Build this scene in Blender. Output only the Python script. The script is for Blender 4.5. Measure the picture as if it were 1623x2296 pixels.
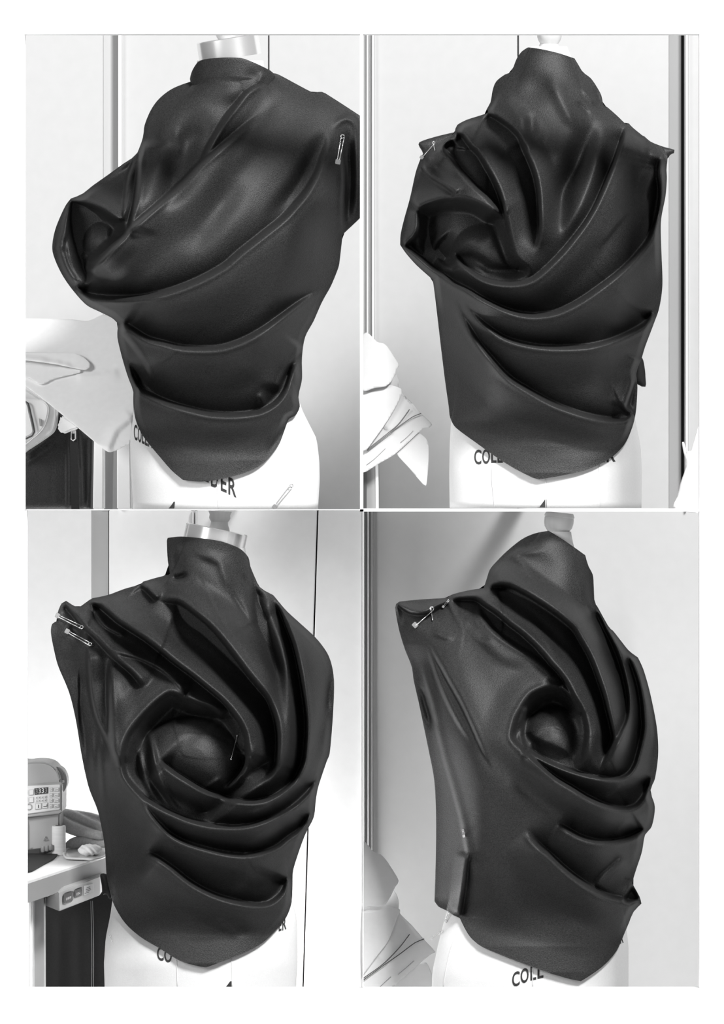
import bpy, bmesh, math, random
import numpy as np
from mathutils import Vector

for _o in list(bpy.data.objects):
    bpy.data.objects.remove(_o)
scene = bpy.context.scene
COL = scene.collection
random.seed(4)

# ------------------------------------------------------------------ camera
CAM_D = 5.0                     # camera stands 5 m in front of the white frame
K = 0.00075 / 5.0               # tangent of one photograph pixel
cam_data = bpy.data.cameras.new('camera')
cam_data.sensor_fit = 'VERTICAL'
cam_data.sensor_height = 24.0
cam_data.lens = 24.0 / (2296 * K)
cam_data.clip_end = 60
cam = bpy.data.objects.new('camera', cam_data)
cam.location = (0, -CAM_D, 0)
cam.rotation_euler = (math.pi / 2, 0, 0)
COL.objects.link(cam)
scene.camera = cam

# ------------------------------------------------------------------ light
world = bpy.data.worlds.new('studio')
scene.world = world
world.use_nodes = True
world.node_tree.nodes['Background'].inputs[0].default_value = (1, 1, 1, 1)
world.node_tree.nodes['Background'].inputs[1].default_value = 0.22

def area(name, loc, target, size, size_y, power):
    d = bpy.data.lights.new(name, 'AREA')
    d.shape = 'RECTANGLE'
    d.size = size
    d.size_y = size_y
    d.energy = power
    o = bpy.data.objects.new(name, d)
    o.location = loc
    v = Vector(target) - Vector(loc)
    o.rotation_euler = v.to_track_quat('-Z', 'Y').to_euler()
    COL.objects.link(o)
    return o

area('ceiling_softbox', (2.6, -4.2, 5.0), (0.0, 0.3, -0.1), 1.9, 1.3, 900)
area('left_fill', (-3.6, -3.2, 1.6), (-0.1, 0.5, -0.2), 1.6, 1.6, 140)  # added fill, no window here; lifts the papers and wall shadows
area('wall_fill', (-0.47, 0.78, -1.02), (-0.47, 0.95, 0.3), 0.65, 0.10, 10)  # added unseen fill that brightens the shaded lower left wall
scene.view_settings.view_transform = 'Standard'
scene.view_settings.look = 'None'
scene.view_settings.gamma = 1
scene.view_settings.use_curve_mapping = False
scene.view_settings.exposure = 0.0

# ------------------------------------------------------------------ helpers
CX, CY = 811.5, 1148.0
Y0 = 0.32                       # depth of the dress forms' axis plane
YW = 0.95                       # front of the wall panels
S0 = K * (CAM_D + Y0)           # metres per pixel at the forms

def P(px, py, Y):
    s = K * (CAM_D + Y)
    return ((px - CX) * s, Y, -(py - CY) * s)

def onz(px, py, z):
    """point on the sight line through a pixel at height z"""
    d = -z / ((py - CY) * K)
    return ((px - CX) * K * d, d - CAM_D, z)

MATS = {}
def mat(name, c, rough=0.6, metal=0.0, spec=0.5, noise=0.0, nscale=60.0, bump=0.0, bscale=400.0, sheen=0.0, trans=0.0, alpha=1.0, stretch=None):
    m = bpy.data.materials.new(name)
    m.use_nodes = True
    nt = m.node_tree
    b = nt.nodes['Principled BSDF']
    if not isinstance(c, tuple):
        c = (c, c, c)
    b.inputs['Base Color'].default_value = (*c, 1)
    b.inputs['Roughness'].default_value = rough
    b.inputs['Metallic'].default_value = metal
    b.inputs['Specular IOR Level'].default_value = spec
    b.inputs['Transmission Weight'].default_value = trans
    b.inputs['Alpha'].default_value = alpha
    if sheen:
        b.inputs['Sheen Weight'].default_value = sheen
        b.inputs['Sheen Roughness'].default_value = 0.4
    tc = nt.nodes.new('ShaderNodeTexCoord')
    vec = tc.outputs['Object']
    if stretch:
        mp = nt.nodes.new('ShaderNodeMapping')
        mp.inputs['Scale'].default_value = stretch
        nt.links.new(vec, mp.inputs['Vector'])
        vec = mp.outputs['Vector']
    if noise:
        n = nt.nodes.new('ShaderNodeTexNoise')
        n.inputs['Scale'].default_value = nscale
        n.inputs['Detail'].default_value = 3
        nt.links.new(vec, n.inputs['Vector'])
        r = nt.nodes.new('ShaderNodeMapRange')
        r.inputs['From Min'].default_value = 0.3
        r.inputs['From Max'].default_value = 0.7
        r.inputs['To Min'].default_value = 1 - noise
        r.inputs['To Max'].default_value = 1 + noise
        nt.links.new(n.outputs['Fac'], r.inputs['Value'])
        mx = nt.nodes.new('ShaderNodeMix')
        mx.data_type = 'RGBA'
        mx.blend_type = 'MULTIPLY'
        mx.inputs['Factor'].default_value = 1
        mx.inputs[6].default_value = (*c, 1)
        nt.links.new(r.outputs['Result'], mx.inputs[7])
        nt.links.new(mx.outputs[2], b.inputs['Base Color'])
    if bump:
        n2 = nt.nodes.new('ShaderNodeTexNoise')
        n2.inputs['Scale'].default_value = bscale
        n2.inputs['Detail'].default_value = 2
        nt.links.new(vec, n2.inputs['Vector'])
        bp = nt.nodes.new('ShaderNodeBump')
        bp.inputs['Strength'].default_value = bump
        bp.inputs['Distance'].default_value = 0.002
        nt.links.new(n2.outputs['Fac'], bp.inputs['Height'])
        nt.links.new(bp.outputs['Normal'], b.inputs['Normal'])
    MATS[name] = m
    return m

mat('frame_white', 0.95, 0.8, spec=0.1)
mat('wall_toned_down', 0.465, 0.7, spec=0.2, noise=0.015, nscale=40)  # same wall, colour lowered to offset stronger light on the upper half
mat('wall_toned_up', 0.86, 0.7, spec=0.2, noise=0.015, nscale=40)  # same wall, colour raised to offset shadow on the lower left
mat('wall_toned_dim', 0.50, 0.7, spec=0.2, noise=0.015, nscale=40)  # same wall, dimmer light of the lower right put into its colour
mat('bead_white', 0.86, 0.45)
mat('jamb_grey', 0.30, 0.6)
mat('jamb_mid', 0.46, 0.6)
mat('gap_dark', 0.02, 0.8)
mat('floor_grey', 0.5, 0.7, noise=0.1, nscale=8)
mat('cloth', 0.0205, 0.52, spec=0.32, noise=0.55, nscale=520, bump=0.35, bscale=600)
mat('cloth_dark', 0.014, 0.65, spec=0.3, noise=0.2, nscale=420)
mat('linen', 0.74, 0.8, spec=0.15, noise=0.02, nscale=300, bump=0.1, bscale=700)
mat('metal_cap', 0.88, 0.22, metal=0.75)
mat('wood_pale', 0.55, 0.45, noise=0.12, nscale=30, stretch=(1, 1, 0.15))
mat('ink', 0.02, 0.6)
mat('paper', 0.94, 0.75, spec=0.15, noise=0.015, nscale=90)
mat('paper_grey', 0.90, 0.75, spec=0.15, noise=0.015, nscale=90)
mat('paper_toned_down', 0.50, 0.75, spec=0.15, noise=0.015, nscale=90)  # darker copy of paper, offsets the strong key on the upper right sheets
mat('tissue', 0.78, 0.75, spec=0.15)
mat('pencil', 0.12, 0.7)
mat('steel', 0.82, 0.25, metal=0.9)
mat('plastic_clear', 0.72, 0.2, spec=0.5, noise=0.1, nscale=25)
mat('plastic_grey', 0.32, 0.4)
mat('machine_grey', 0.42, 0.45, noise=0.03, nscale=30)
mat('panel_pale', 0.78, 0.5)
mat('display_dark', 0.05, 0.3)
mat('digit_bright', 0.9, 0.5)
mat('digit_dim', 0.35, 0.5)
mat('tabletop', 0.72, 0.5, noise=0.03, nscale=60)
mat('table_edge', 0.30, 0.5)
mat('switch_dark', 0.06, 0.4)
mat('label_print', 0.75, 0.6)
mat('thread', 0.83, 0.7, noise=0.06, nscale=300, stretch=(0.05, 0.05, 1))
mat('jersey_grey', 0.52, 0.85, noise=0.12, nscale=300)
mat('puff_white', 0.93, 0.9)

def tag(o, label=None, cat=None, group=None, kind=None):
    if label:
        o['label'] = label
    if cat:
        o['category'] = cat
    if group:
        o['group'] = group
    if kind:
        o['kind'] = kind
    return o

def link(name, me, m, parent=None, smooth=False):
    o = bpy.data.objects.new(name, me)
    COL.objects.link(o)
    if m is not None:
        me.materials.clear()
        me.materials.append(MATS[m])
    if parent is not None:
        o.parent = parent
        o.matrix_parent_inverse = parent.matrix_basis.inverted()
    if smooth:
        me.polygons.foreach_set('use_smooth', np.ones(len(me.polygons), dtype=bool))
    return o

def empty(name, loc, label, cat, group=None):
    o = bpy.data.objects.new(name, None)
    o.empty_display_size = 0.05
    o.location = loc
    COL.objects.link(o)
    return tag(o, label, cat, group)

def mesh(name, verts, faces):
    me = bpy.data.meshes.new(name)
    me.from_pydata(verts, [], faces)
    me.validate()
    me.update()
    return me

def crom(pts, closed, step=7.0):
    """Catmull-Rom resampling of a pixel polyline"""
    p = np.array(pts, float)
    n = len(p)
    out = []
    rng = n if closed else n - 1
    for i in range(rng):
        if closed:
            a, b, c, d = p[(i - 1) % n], p[i], p[(i + 1) % n], p[(i + 2) % n]
        else:
            b, c = p[i], p[i + 1]
            a = p[i - 1] if i > 0 else 2 * b - c
            d = p[i + 2] if i + 2 < n else 2 * c - b
        m = max(1, int(np.hypot(*(c - b)) / step))
        # limited tangents keep corners tidy
        L = np.hypot(*(c - b))
        t1 = (c - a) * 0.5
        t2 = (d - b) * 0.5
        l1, l2 = np.hypot(*t1), np.hypot(*t2)
        if l1 > L: t1 = t1 * L / l1
        if l2 > L: t2 = t2 * L / l2
        for k in range(m):
            t = k / m
            h00 = 2 * t**3 - 3 * t**2 + 1; h10 = t**3 - 2 * t**2 + t
            h01 = -2 * t**3 + 3 * t**2; h11 = t**3 - t**2
            out.append(h00 * b + h10 * t1 + h01 * c + h11 * t2)
    if not closed:
        out.append(p[-1])
    return np.array(out)

def polydist(X, Y, c, closed=False):
    """signed distance (positive = right of travel, y down) and arclength parameter"""
    best = np.full(X.shape, 1e12)
    sg = np.zeros(X.shape)
    tt = np.zeros(X.shape)
    bx = np.zeros(X.shape)
    by = np.zeros(X.shape)
    q = np.vstack([c, c[:1]]) if closed else c
    seg = np.hypot(*(q[1:] - q[:-1]).T)
    cum = np.concatenate([[0], np.cumsum(seg)])
    tot = cum[-1]
    for i in range(len(q) - 1):
        ax, ay = q[i]
        dx, dy = q[i + 1] - q[i]
        l2 = dx * dx + dy * dy
        if l2 < 1e-9:
            continue
        u = np.clip(((X - ax) * dx + (Y - ay) * dy) / l2, 0, 1)
        ex = X - (ax + u * dx)
        ey = Y - (ay + u * dy)
        d2 = ex * ex + ey * ey
        w = d2 < best
        best = np.where(w, d2, best)
        sg = np.where(w, np.sign(-(X - ax) * dy + (Y - ay) * dx), sg)
        tt = np.where(w, (cum[i] + u * seg[i]) / tot, tt)
        bx = np.where(w, ax + u * dx, bx)
        by = np.where(w, ay + u * dy, by)
    return np.sqrt(best) * np.where(sg == 0, 1, sg), tt, bx, by

def inside(X, Y, c):
    r = np.zeros(X.shape, bool)
    n = len(c)
    for i in range(n):
        x1, y1 = c[i]
        x2, y2 = c[(i + 1) % n]
        if y1 == y2:
            continue
        cond = (y1 > Y) != (y2 > Y)
        r ^= cond & (X < (x2 - x1) * (Y - y1) / (y2 - y1) + x1)
    return r

def sst(x):
    x = np.clip(x, 0, 1)
    return x * x * (3 - 2 * x)

class Sheet:
    """a cloth or paper surface over a pixel outline with a relief in pixels"""
    def __init__(self, outline, g, smooth=True):
        self.c = crom(outline, True, 6.0) if smooth else np.array(outline, float)
        x0, y0 = self.c.min(0) - 2 * g
        x1, y1 = self.c.max(0) + 2 * g
        self.g = g
        self.xs = np.arange(x0, x1, g)
        self.ys = np.arange(y0, y1, g)
        self.X, self.Y = np.meshgrid(self.xs, self.ys)
        self.inn = inside(self.X, self.Y, self.c)
        d, t, self.bx, self.by = polydist(self.X, self.Y, self.c, True)
        self.d = np.where(self.inn, np.abs(d), 0)
        self.h = np.zeros(self.X.shape)

    def window(self, c, m):
        x0, y0 = c.min(0) - m
        x1, y1 = c.max(0) + m
        i0, i1 = np.searchsorted(self.ys, [y0, y1])
        j0, j1 = np.searchsorted(self.xs, [x0, x1])
        return slice(i0, i1), slice(j0, j1)

    def add(self, f, F):
        kind = f[0]
        if kind == 'L':         # a fold lip: steep on one side, long face on the other
            _, pts, side, A, L, w = f[:6]
            o = f[6] if len(f) > 6 else {}
            c = crom(pts, False, 7.0)
            sl = self.window(c, max(L, 60) + w + 5)
            s, t, _, _ = polydist(self.X[sl], self.Y[sl], c)
            if side == 'L':
                s = -s
            if isinstance(A, list):
                A = np.interp(t, np.linspace(0, 1, len(A)), A)
            t0 = o.get('t0', 0.15); t1 = o.get('t1', 0.15)
            a = A * (sst(t / t0) if t0 else 1.0) * (sst((1 - t) / t1) if t1 else 1.0)
            pk = o.get('pk', 0.45); Lp = o.get('Lp', 30.0)
            if L >= 60:
                pk *= 1.5; Lp *= 1.35
            x = np.clip(s / L, 0, 1)
            face = 0.5 + 0.5 * np.cos(np.pi * x)
            r = np.clip(-s / w, 0, 1)
            roll = -pk + (1 + pk) * np.sqrt(np.clip(1 - r * r, 0, 1))
            back = -pk * np.exp(np.minimum(s + w, 0) / Lp)
            F[sl] += a * np.where(s >= 0, face, np.where(s > -w, roll, back)) + np.sign(a) * np.minimum(np.abs(a) / 10, 1) * o.get('bead', 3.5) * np.exp(-((s - 3) / 4.5) ** 2)
        elif kind == 'G':       # a soft ridge (or crease when negative)
            _, pts, A, w = f[:4]
            w2 = f[4] if len(f) > 4 else w
            c = crom(pts, False, 7.0)
            sl = self.window(c, 3 * max(w, w2))
            s, t, _, _ = polydist(self.X[sl], self.Y[sl], c)
            a = A * 0.75 * sst(t / 0.35) * sst((1 - t) / 0.35)
            ww = np.where(s > 0, w, w2)
            F[sl] += a * np.exp(-(s / ww) ** 2)
        elif kind == 'B':       # an elliptical swelling
            _, cx, cy, rx, ry, ang, A = f
            ca, sa = math.cos(ang), math.sin(ang)
            u = ((self.X - cx) * ca + (self.Y - cy) * sa) / rx
            v = (-(self.X - cx) * sa + (self.Y - cy) * ca) / ry
            F += 0.7 * A * np.exp(-(u * u + v * v))
        elif kind == 'E':       # a domed swelling with a clear border
            _, cx, cy, rx, ry, ang, A, poly = f
            ca, sa = math.cos(ang), math.sin(ang)
            u = ((self.X - cx) * ca + (self.Y - cy) * sa) / rx
            v = (-(self.X - cx) * sa + (self.Y - cy) * ca) / ry
            c = crom(poly, True, 8.0)
            s, _, _, _ = polydist(self.X, self.Y, c, True)
            k = np.where(inside(self.X, self.Y, c), sst((np.abs(s) - 4) / 40), 0)
            F += k * A * np.sqrt(np.clip(1 - u * u - v * v, 0, 1))
        elif kind == 'H':       # a hollow or a raised area with a soft border
            _, poly, A, soft = f
            c = crom(poly, True, 8.0)
            sl = self.window(c, soft + 4)
            s, _, _, _ = polydist(self.X[sl], self.Y[sl], c, True)
            ii = inside(self.X[sl], self.Y[sl], c)
            F[sl] += A * np.where(ii, sst(np.abs(s) / soft), 0)

    def blur(self, F, n):
        for _ in range(n):
            G = np.pad(F, 1, mode='edge')
            F = (G[:-2, 1:-1] + G[2:, 1:-1] + G[1:-1, :-2] + G[1:-1, 2:] + 2 * G[1:-1, 1:-1]) / 6
        return F

    def at(self, px, py):
        i = min(max(int(round((py - self.ys[0]) / self.g)), 0), len(self.ys) - 1)
        j = min(max(int(round((px - self.xs[0]) / self.g)), 0), len(self.xs) - 1)
        return float(self.h[i, j])

    def build(self, name, ybase, m, parent=None, thick=0.0, flip=False, yfun=None):
        inn = self.inn
        cell = inn[:-1, :-1] | inn[1:, :-1] | inn[:-1, 1:] | inn[1:, 1:]
        used = np.zeros(inn.shape, bool)
        used[:-1, :-1] |= cell; used[1:, :-1] |= cell; used[:-1, 1:] |= cell; used[1:, 1:] |= cell
        idx = np.full(inn.shape, -1)
        idx[used] = np.arange(used.sum())
        px = np.where(inn, self.X, self.bx)[used]
        py = np.where(inn, self.Y, self.by)[used]
        hh = self.h[used]
        yy = (yfun(px, py) if yfun else ybase) - hh * S0
        s = K * (CAM_D + yy)
        V = np.stack([(px - CX) * s, yy, -(py - CY) * s], 1)
        q = np.stack([idx[:-1, :-1][cell], idx[1:, :-1][cell], idx[1:, 1:][cell], idx[:-1, 1:][cell]], 1)
        if flip:
            q = q[:, ::-1]
        if thick:
            n = len(V)
            V2 = V.copy()
            V2[:, 1] += thick
            e = np.concatenate([q[:, [0, 1]], q[:, [1, 2]], q[:, [2, 3]], q[:, [3, 0]]])
            key = np.sort(e, 1)
            _, inv, cnt = np.unique(key[:, 0].astype(np.int64) * (n + 1) + key[:, 1], return_inverse=True, return_counts=True)
            be = e[cnt[inv] == 1]
            rim = np.stack([be[:, 1], be[:, 0], be[:, 0] + n, be[:, 1] + n], 1)
            q = np.concatenate([q, q[:, ::-1] + n, rim])
            V = np.concatenate([V, V2])
        me = bpy.data.meshes.new(name)
        me.vertices.add(len(V))
        me.vertices.foreach_set('co', V.astype(np.float32).ravel())
        me.loops.add(q.size)
        me.loops.foreach_set('vertex_index', q.astype(np.int32).ravel())
        me.polygons.add(len(q))
        me.polygons.foreach_set('loop_start', np.arange(0, q.size, 4, dtype=np.int32))
        me.polygons.foreach_set('loop_total', np.full(len(q), 4, dtype=np.int32))
        me.update(calc_edges=True)
        me.validate()
        bm = bmesh.new()
        bm.from_mesh(me)
        bmesh.ops.remove_doubles(bm, verts=bm.verts, dist=1e-6)
        bm.to_mesh(me)
        bm.free()
        return link(name, me, m, parent, smooth=True)

def slab(name, poly, y0, y1, m, parent=None, yfun=None, bevel=0.0, smooth=False, step=6.0):
    """a solid cut to a pixel outline between two depths"""
    c = crom(poly, True, step) if smooth else np.array(poly, float)
    n = len(c)
    ar = 0.5 * np.sum(c[:, 0] * np.roll(c[:, 1], -1) - np.roll(c[:, 0], -1) * c[:, 1])
    if ar < 0:
        c = c[::-1]
    V = []
    for x, y in c:
        V.append(P(x, y, (yfun(x, y) if yfun else 0) + y0))
    for (x, y), f in zip(c, V[:n]):
        yy = (yfun(x, y) if yfun else 0) + y1
        V.append((f[0], yy, f[2]))
    F = [tuple(range(n))[::-1], tuple(range(n, 2 * n))]
    for i in range(n):
        j = (i + 1) % n
        F.append((i, j, n + j, n + i))
    me = mesh(name, V, F)
    bm = bmesh.new()
    bm.from_mesh(me)
    bmesh.ops.recalc_face_normals(bm, faces=bm.faces)
    if bevel:
        es = [e for e in bm.edges if e.calc_face_angle(0) > 0.5]
        bmesh.ops.bevel(bm, geom=es, offset=bevel, segments=2, affect='EDGES', clamp_overlap=True)
    bm.to_mesh(me)
    bm.free()
    return link(name, me, m, parent)

def tube(name, pts, r, m, parent=None, sides=7, closed=False):
    pts = [Vector(p) for p in pts]
    n = len(pts)
    V, F = [], []
    up = Vector((0.13, 0.31, 0.94))
    for i, p in enumerate(pts):
        a = pts[(i - 1) % n] if (closed or i > 0) else p
        b = pts[(i + 1) % n] if (closed or i < n - 1) else p
        t = (b - a).normalized()
        u = t.cross(up)
        if u.length < 1e-4:
            u = t.cross(Vector((1, 0, 0)))
        u.normalize()
        v = t.cross(u)
        rr = r[i] if isinstance(r, (list, tuple)) else r
        for k in range(sides):
            an = 2 * math.pi * k / sides
            V.append(p + (u * math.cos(an) + v * math.sin(an)) * rr)
    for i in range(n if closed else n - 1):
        j = (i + 1) % n
        for k in range(sides):
            l = (k + 1) % sides
            F.append((i * sides + k, i * sides + l, j * sides + l, j * sides + k))
    if not closed:
        F.append(tuple(range(sides))[::-1])
        F.append(tuple((n - 1) * sides + k for k in range(sides)))
    return link(name, mesh(name, V, F), m, parent, smooth=True)

def lathe(name, prof, axis_px, Y, m, parent=None, seg=32, tilt=0.0, pivot=None, squash=1.0):
    """turned shape: prof = [(radius px, y px)], axis at axis_px, tilted in the picture plane"""
    V, F = [], []
    pv = pivot if pivot else (axis_px, prof[0][1])
    ca, sa = math.cos(tilt), math.sin(tilt)
    for r, y in prof:
        for k in range(seg):
            an = 2 * math.pi * k / seg
            x = axis_px + r * math.cos(an)
            dpt = r * math.sin(an) * squash
            dx, dy = x - pv[0], y - pv[1]
            qx, qy = pv[0] + dx * ca - dy * sa, pv[1] + dx * sa + dy * ca
            V.append(P(qx, qy, Y + dpt * S0))
    n = len(prof)
    for i in range(n - 1):
        for k in range(seg):
            l = (k + 1) % seg
            F.append((i * seg + k, i * seg + l, (i + 1) * seg + l, (i + 1) * seg + k))
    F.append(tuple(range(seg))[::-1])
    F.append(tuple((n - 1) * seg + k for k in range(seg)))
    me = mesh(name, V, F)
    bm = bmesh.new(); bm.from_mesh(me)
    bmesh.ops.recalc_face_normals(bm, faces=bm.faces)
    bm.to_mesh(me); bm.free()
    o = link(name, me, m, parent, smooth=True)
    try:
        me.set_sharp_from_angle(angle=math.radians(40))
    except Exception:
        pass
    return o

def glyph(ch, bold=True):
    cu = bpy.data.curves.new('glyph', 'FONT')
    cu.body = ch
    cu.size = 1.0
    cu.resolution_u = 4
    if bold:
        cu.offset = 0.018
    to = bpy.data.objects.new('glyph', cu)
    COL.objects.link(to)
    bpy.context.view_layer.update()
    me = bpy.data.meshes.new_from_object(to)
    bpy.data.objects.remove(to)
    bpy.data.curves.remove(cu)
    bm = bmesh.new(); bm.from_mesh(me)
    bmesh.ops.triangulate(bm, faces=bm.faces)
    bmesh.ops.subdivide_edges(bm, edges=[e for e in bm.edges if e.calc_length() > 0.15], cuts=2)
    V = np.array([v.co[:] for v in bm.verts])
    F = [[v.index for v in f.verts] for f in bm.faces]
    bm.free()
    bpy.data.meshes.remove(me)
    V[:, 0] -= V[:, 0].min()
    return V, F

def letter(name, ch, x, y, w, hgt, slope, yfun, m, parent, lean=0.0, th=0.0006, bold=True, ymax=None):
    """one printed character: left end x, baseline y, width w, height hgt, all in pixels"""
    V, F = glyph(ch, bold)
    sx = w / max(V[:, 0].max(), 1e-3)
    sy = hgt / max(V[:, 1].max(), 1e-3)
    vs = []
    for a, b, _ in V:
        px = x + a * sx + b * sy * lean
        py = y - b * sy + a * sx * slope
        if ymax:
            py = min(py, ymax)
        vs.append(P(px, py, yfun(px, py) - th))
    return link(name, mesh(name, vs, F), m, parent)

# ------------------------------------------------------------------ the setting
def px_box(V, F, x0, y0, x1, y1, ya, yb):
    b = len(V)
    for Y in (ya, yb):
        for (x, y) in ((x0, y0), (x1, y0), (x1, y1), (x0, y1)):
            q = P(x, y, ya)
            V.append((q[0], Y, q[2]))
    for f in ((0, 1, 2, 3), (7, 6, 5, 4), (0, 4, 5, 1), (1, 5, 6, 2), (2, 6, 7, 3), (3, 7, 4, 0)):
        F.append(tuple(b + i for i in f))

def fix_normals(me):
    bm = bmesh.new(); bm.from_mesh(me)
    bmesh.ops.recalc_face_normals(bm, faces=bm.faces)
    bm.to_mesh(me); bm.free()

V, F = [], []
for r in ((-60, -60, 1683, 76), (-60, 2216, 1683, 2560), (-60, 76, 55, 1143), (-60, 1143, 60, 2216), (1568, 76, 1683, 2216),
          (55, 1142, 810, 1144), (814, 1140, 1568, 1147), (807, 76, 814, 1147), (813, 1147, 815, 2216), (807, 1142, 815, 1147)):
    px_box(V, F, *r, -0.008, 0.008)
me = mesh('wall_front', V, F)
fix_normals(me)
tag(link('wall_front', me, 'frame_white'), 'white front board with four openings in two rows', kind='structure')

FLOOR_Z = P(0, 2560, 0)[2]
me = mesh('floor', [(-3, -6, FLOOR_Z), (3, -6, FLOOR_Z), (3, 2, FLOOR_Z), (-3, 2, FLOOR_Z)], [(0, 1, 2, 3)])
tag(link('floor', me, 'floor_grey'), 'plain grey floor under the display', kind='structure')

def back_wall(name, label, x0, x1, y0, y1, tone, parts):
    """dark core with separate panels, beads and jambs standing in front of it"""
    V, F = [], []
    px_box(V, F, x0, y0, x1, y1, YW + 0.03, YW + 0.06)
    me = mesh(name, V, F); fix_normals(me)
    w = tag(link(name, me, 'gap_dark'), label, kind='structure')
    for p in parts:
        k = p[0]
        if k == 'panel':        # xa, xb (top), optional xa2, xb2 (bottom)
            xa, xb = p[1], p[2]
            xc, xd = (p[3], p[4]) if len(p) > 4 else (xa, xb)
            slab('wall_panel', [(xa, y0), (xb, y0), (xd, y1), (xc, y1)], YW, YW + 0.03, tone, w, bevel=0.0012)
        elif k == 'bead':
            slab('trim_bead', [(p[1], y0), (p[2], y0), (p[2], y1), (p[1], y1)], YW - 0.012, YW + 0.03, 'bead_white', w, bevel=0.0015)
        elif k == 'jamb':       # slanting strip, from depth a at the left to b at the right
            xa, xb, a, b, m = p[1:]
            slab('door_jamb', [(xa, y0), (xb, y0), (xb, y1), (xa, y1)], 0, 0.01, m, w,
                 yfun=lambda x, y: YW + a + (b - a) * (x - xa) / (xb - xa))
    return w

XM = CX
back_wall('wall_upper_left', 'pale panelled wall behind the upper left form', -500, XM, -400, 1143.5, 'wall_toned_down',
          [('panel', -500, 232), ('jamb', 232, 265, 0.0, 0.028, 'jamb_mid'), ('bead', 265, 272), ('panel', 272, 601), ('panel', 603.6, XM)])
back_wall('wall_upper_right', 'pale panelled wall behind the upper right form', XM, 2150, -400, 1143.5, 'wall_toned_down',
          [('panel', XM, 822), ('bead', 822, 826), ('panel', 827, 834), ('bead', 834, 838), ('panel', 838, 1160), ('panel', 1163, 1500),
           ('jamb', 1500, 1527, 0.0, 0.02, 'jamb_grey'), ('bead', 1538, 1542), ('panel', 1542, 2150)])
back_wall('wall_lower_left', 'pale panelled wall behind the lower left form', -500, XM, 1143.5, 2420, 'wall_toned_up',
          [('panel', -500, 206), ('jamb', 206, 242.5, 0.0, 0.012, 'wall_toned_down'), ('panel', 244.4, 430), ('bead', 430, 434), ('panel', 434, 438), ('bead', 438, 441),
           ('panel', 441, 711, 441, 671.5), ('panel', 714, XM, 674.5, XM)])
back_wall('wall_lower_right', 'pale wall behind the lower right form', XM, 2150, 1143.5, 2420, 'wall_toned_dim',
          [('panel', XM, 816), ('bead', 817, 819), ('panel', 820, 824), ('bead', 824, 827), ('panel', 828, 833), ('bead', 833, 835), ('panel', 835, 2150)])

# ------------------------------------------------------------------ dress forms
def torso_rows(rows):
    r = np.array(rows, float)
    def at(y):
        return [np.interp(y, r[:, 0], r[:, k]) for k in (1, 2, 3)]
    return r, at

def T_of(at, X, Y):
    cx, a, b = at(Y)
    u = 1 - ((X - cx) / a) ** 2
    return np.where(u > 0, b * np.sqrt(np.clip(u, 0, 1)), 0.0)

def dress_form(label, rows, tall, finial, cap, letters, seams, mount):
    r, at = torso_rows(rows)
    ytop, ybot = r[0, 0], r[-1, 0]
    cxb = at(ybot)[0]
    root = empty('dress_form', P(cxb, ybot, Y0), label, 'dress form', 'linen dress forms')
    seg = 56
    ys = np.linspace(ytop, ybot, 70)
    V, F = [], []
    for y in ys:
        cx, a, b = at(y)
        for k in range(seg):
            an = 2 * math.pi * k / seg
            V.append(P(cx + a * math.cos(an), y, Y0 + b * math.sin(an) * S0))
    for i in range(len(ys) - 1):
        for k in range(seg):
            l = (k + 1) % seg
            F.append((i * seg + k, i * seg + l, (i + 1) * seg + l, (i + 1) * seg + k))
    F.append(tuple(range(seg))[::-1]); F.append(tuple((len(ys) - 1) * seg + k for k in range(seg)))
    me = mesh('torso', V, F); fix_normals(me)
    link('torso', me, 'linen', root, smooth=True)
    surf = lambda x, y: Y0 - float(T_of(at, np.array(x), np.array(y))) * S0
    if cap:
        cxp, cyp, rad, hh, tilt = cap
        o = lathe('neck_cap', [(rad * 0.97, cyp - hh / 2), (rad, cyp - hh / 2 + 2), (rad, cyp + hh / 2)], cxp, Y0, 'metal_cap', root, 48, tilt, (cxp, cyp))
        # the camera of the photograph looked slightly down: lean the cap forward
    fx, prof, ft = finial
    lathe('finial', prof, fx, Y0, 'wood_pale', root, 32, ft)
    for (ch, x, y, w, h, sl, lean) in letters:
        letter('printed_letter', ch, x, y, w, h, sl, surf, 'ink', root, lean, ymax=ybot - 1)
    for s in seams:
        c = crom(s, False, 10)
        tube('seam', [P(x, y, surf(x, y) - 0.0003) for x, y in c], 0.0009, 'linen', root, 5)
    if mount == 'wall':
        cy = ybot - 60
        tube('wall_bracket', [P(cxb, cy, Y0), (P(cxb, cy, Y0)[0], YW + 0.01, P(cxb, cy, Y0)[2])], 0.018, 'steel', root, 12)
    else:
        q = P(cxb, ybot, Y0)
        tube('stand_pole', [(q[0], Y0, q[2] + 0.02), (q[0], Y0, FLOOR_Z)], 0.018, 'steel', root, 12)
    return root, at, surf

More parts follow.
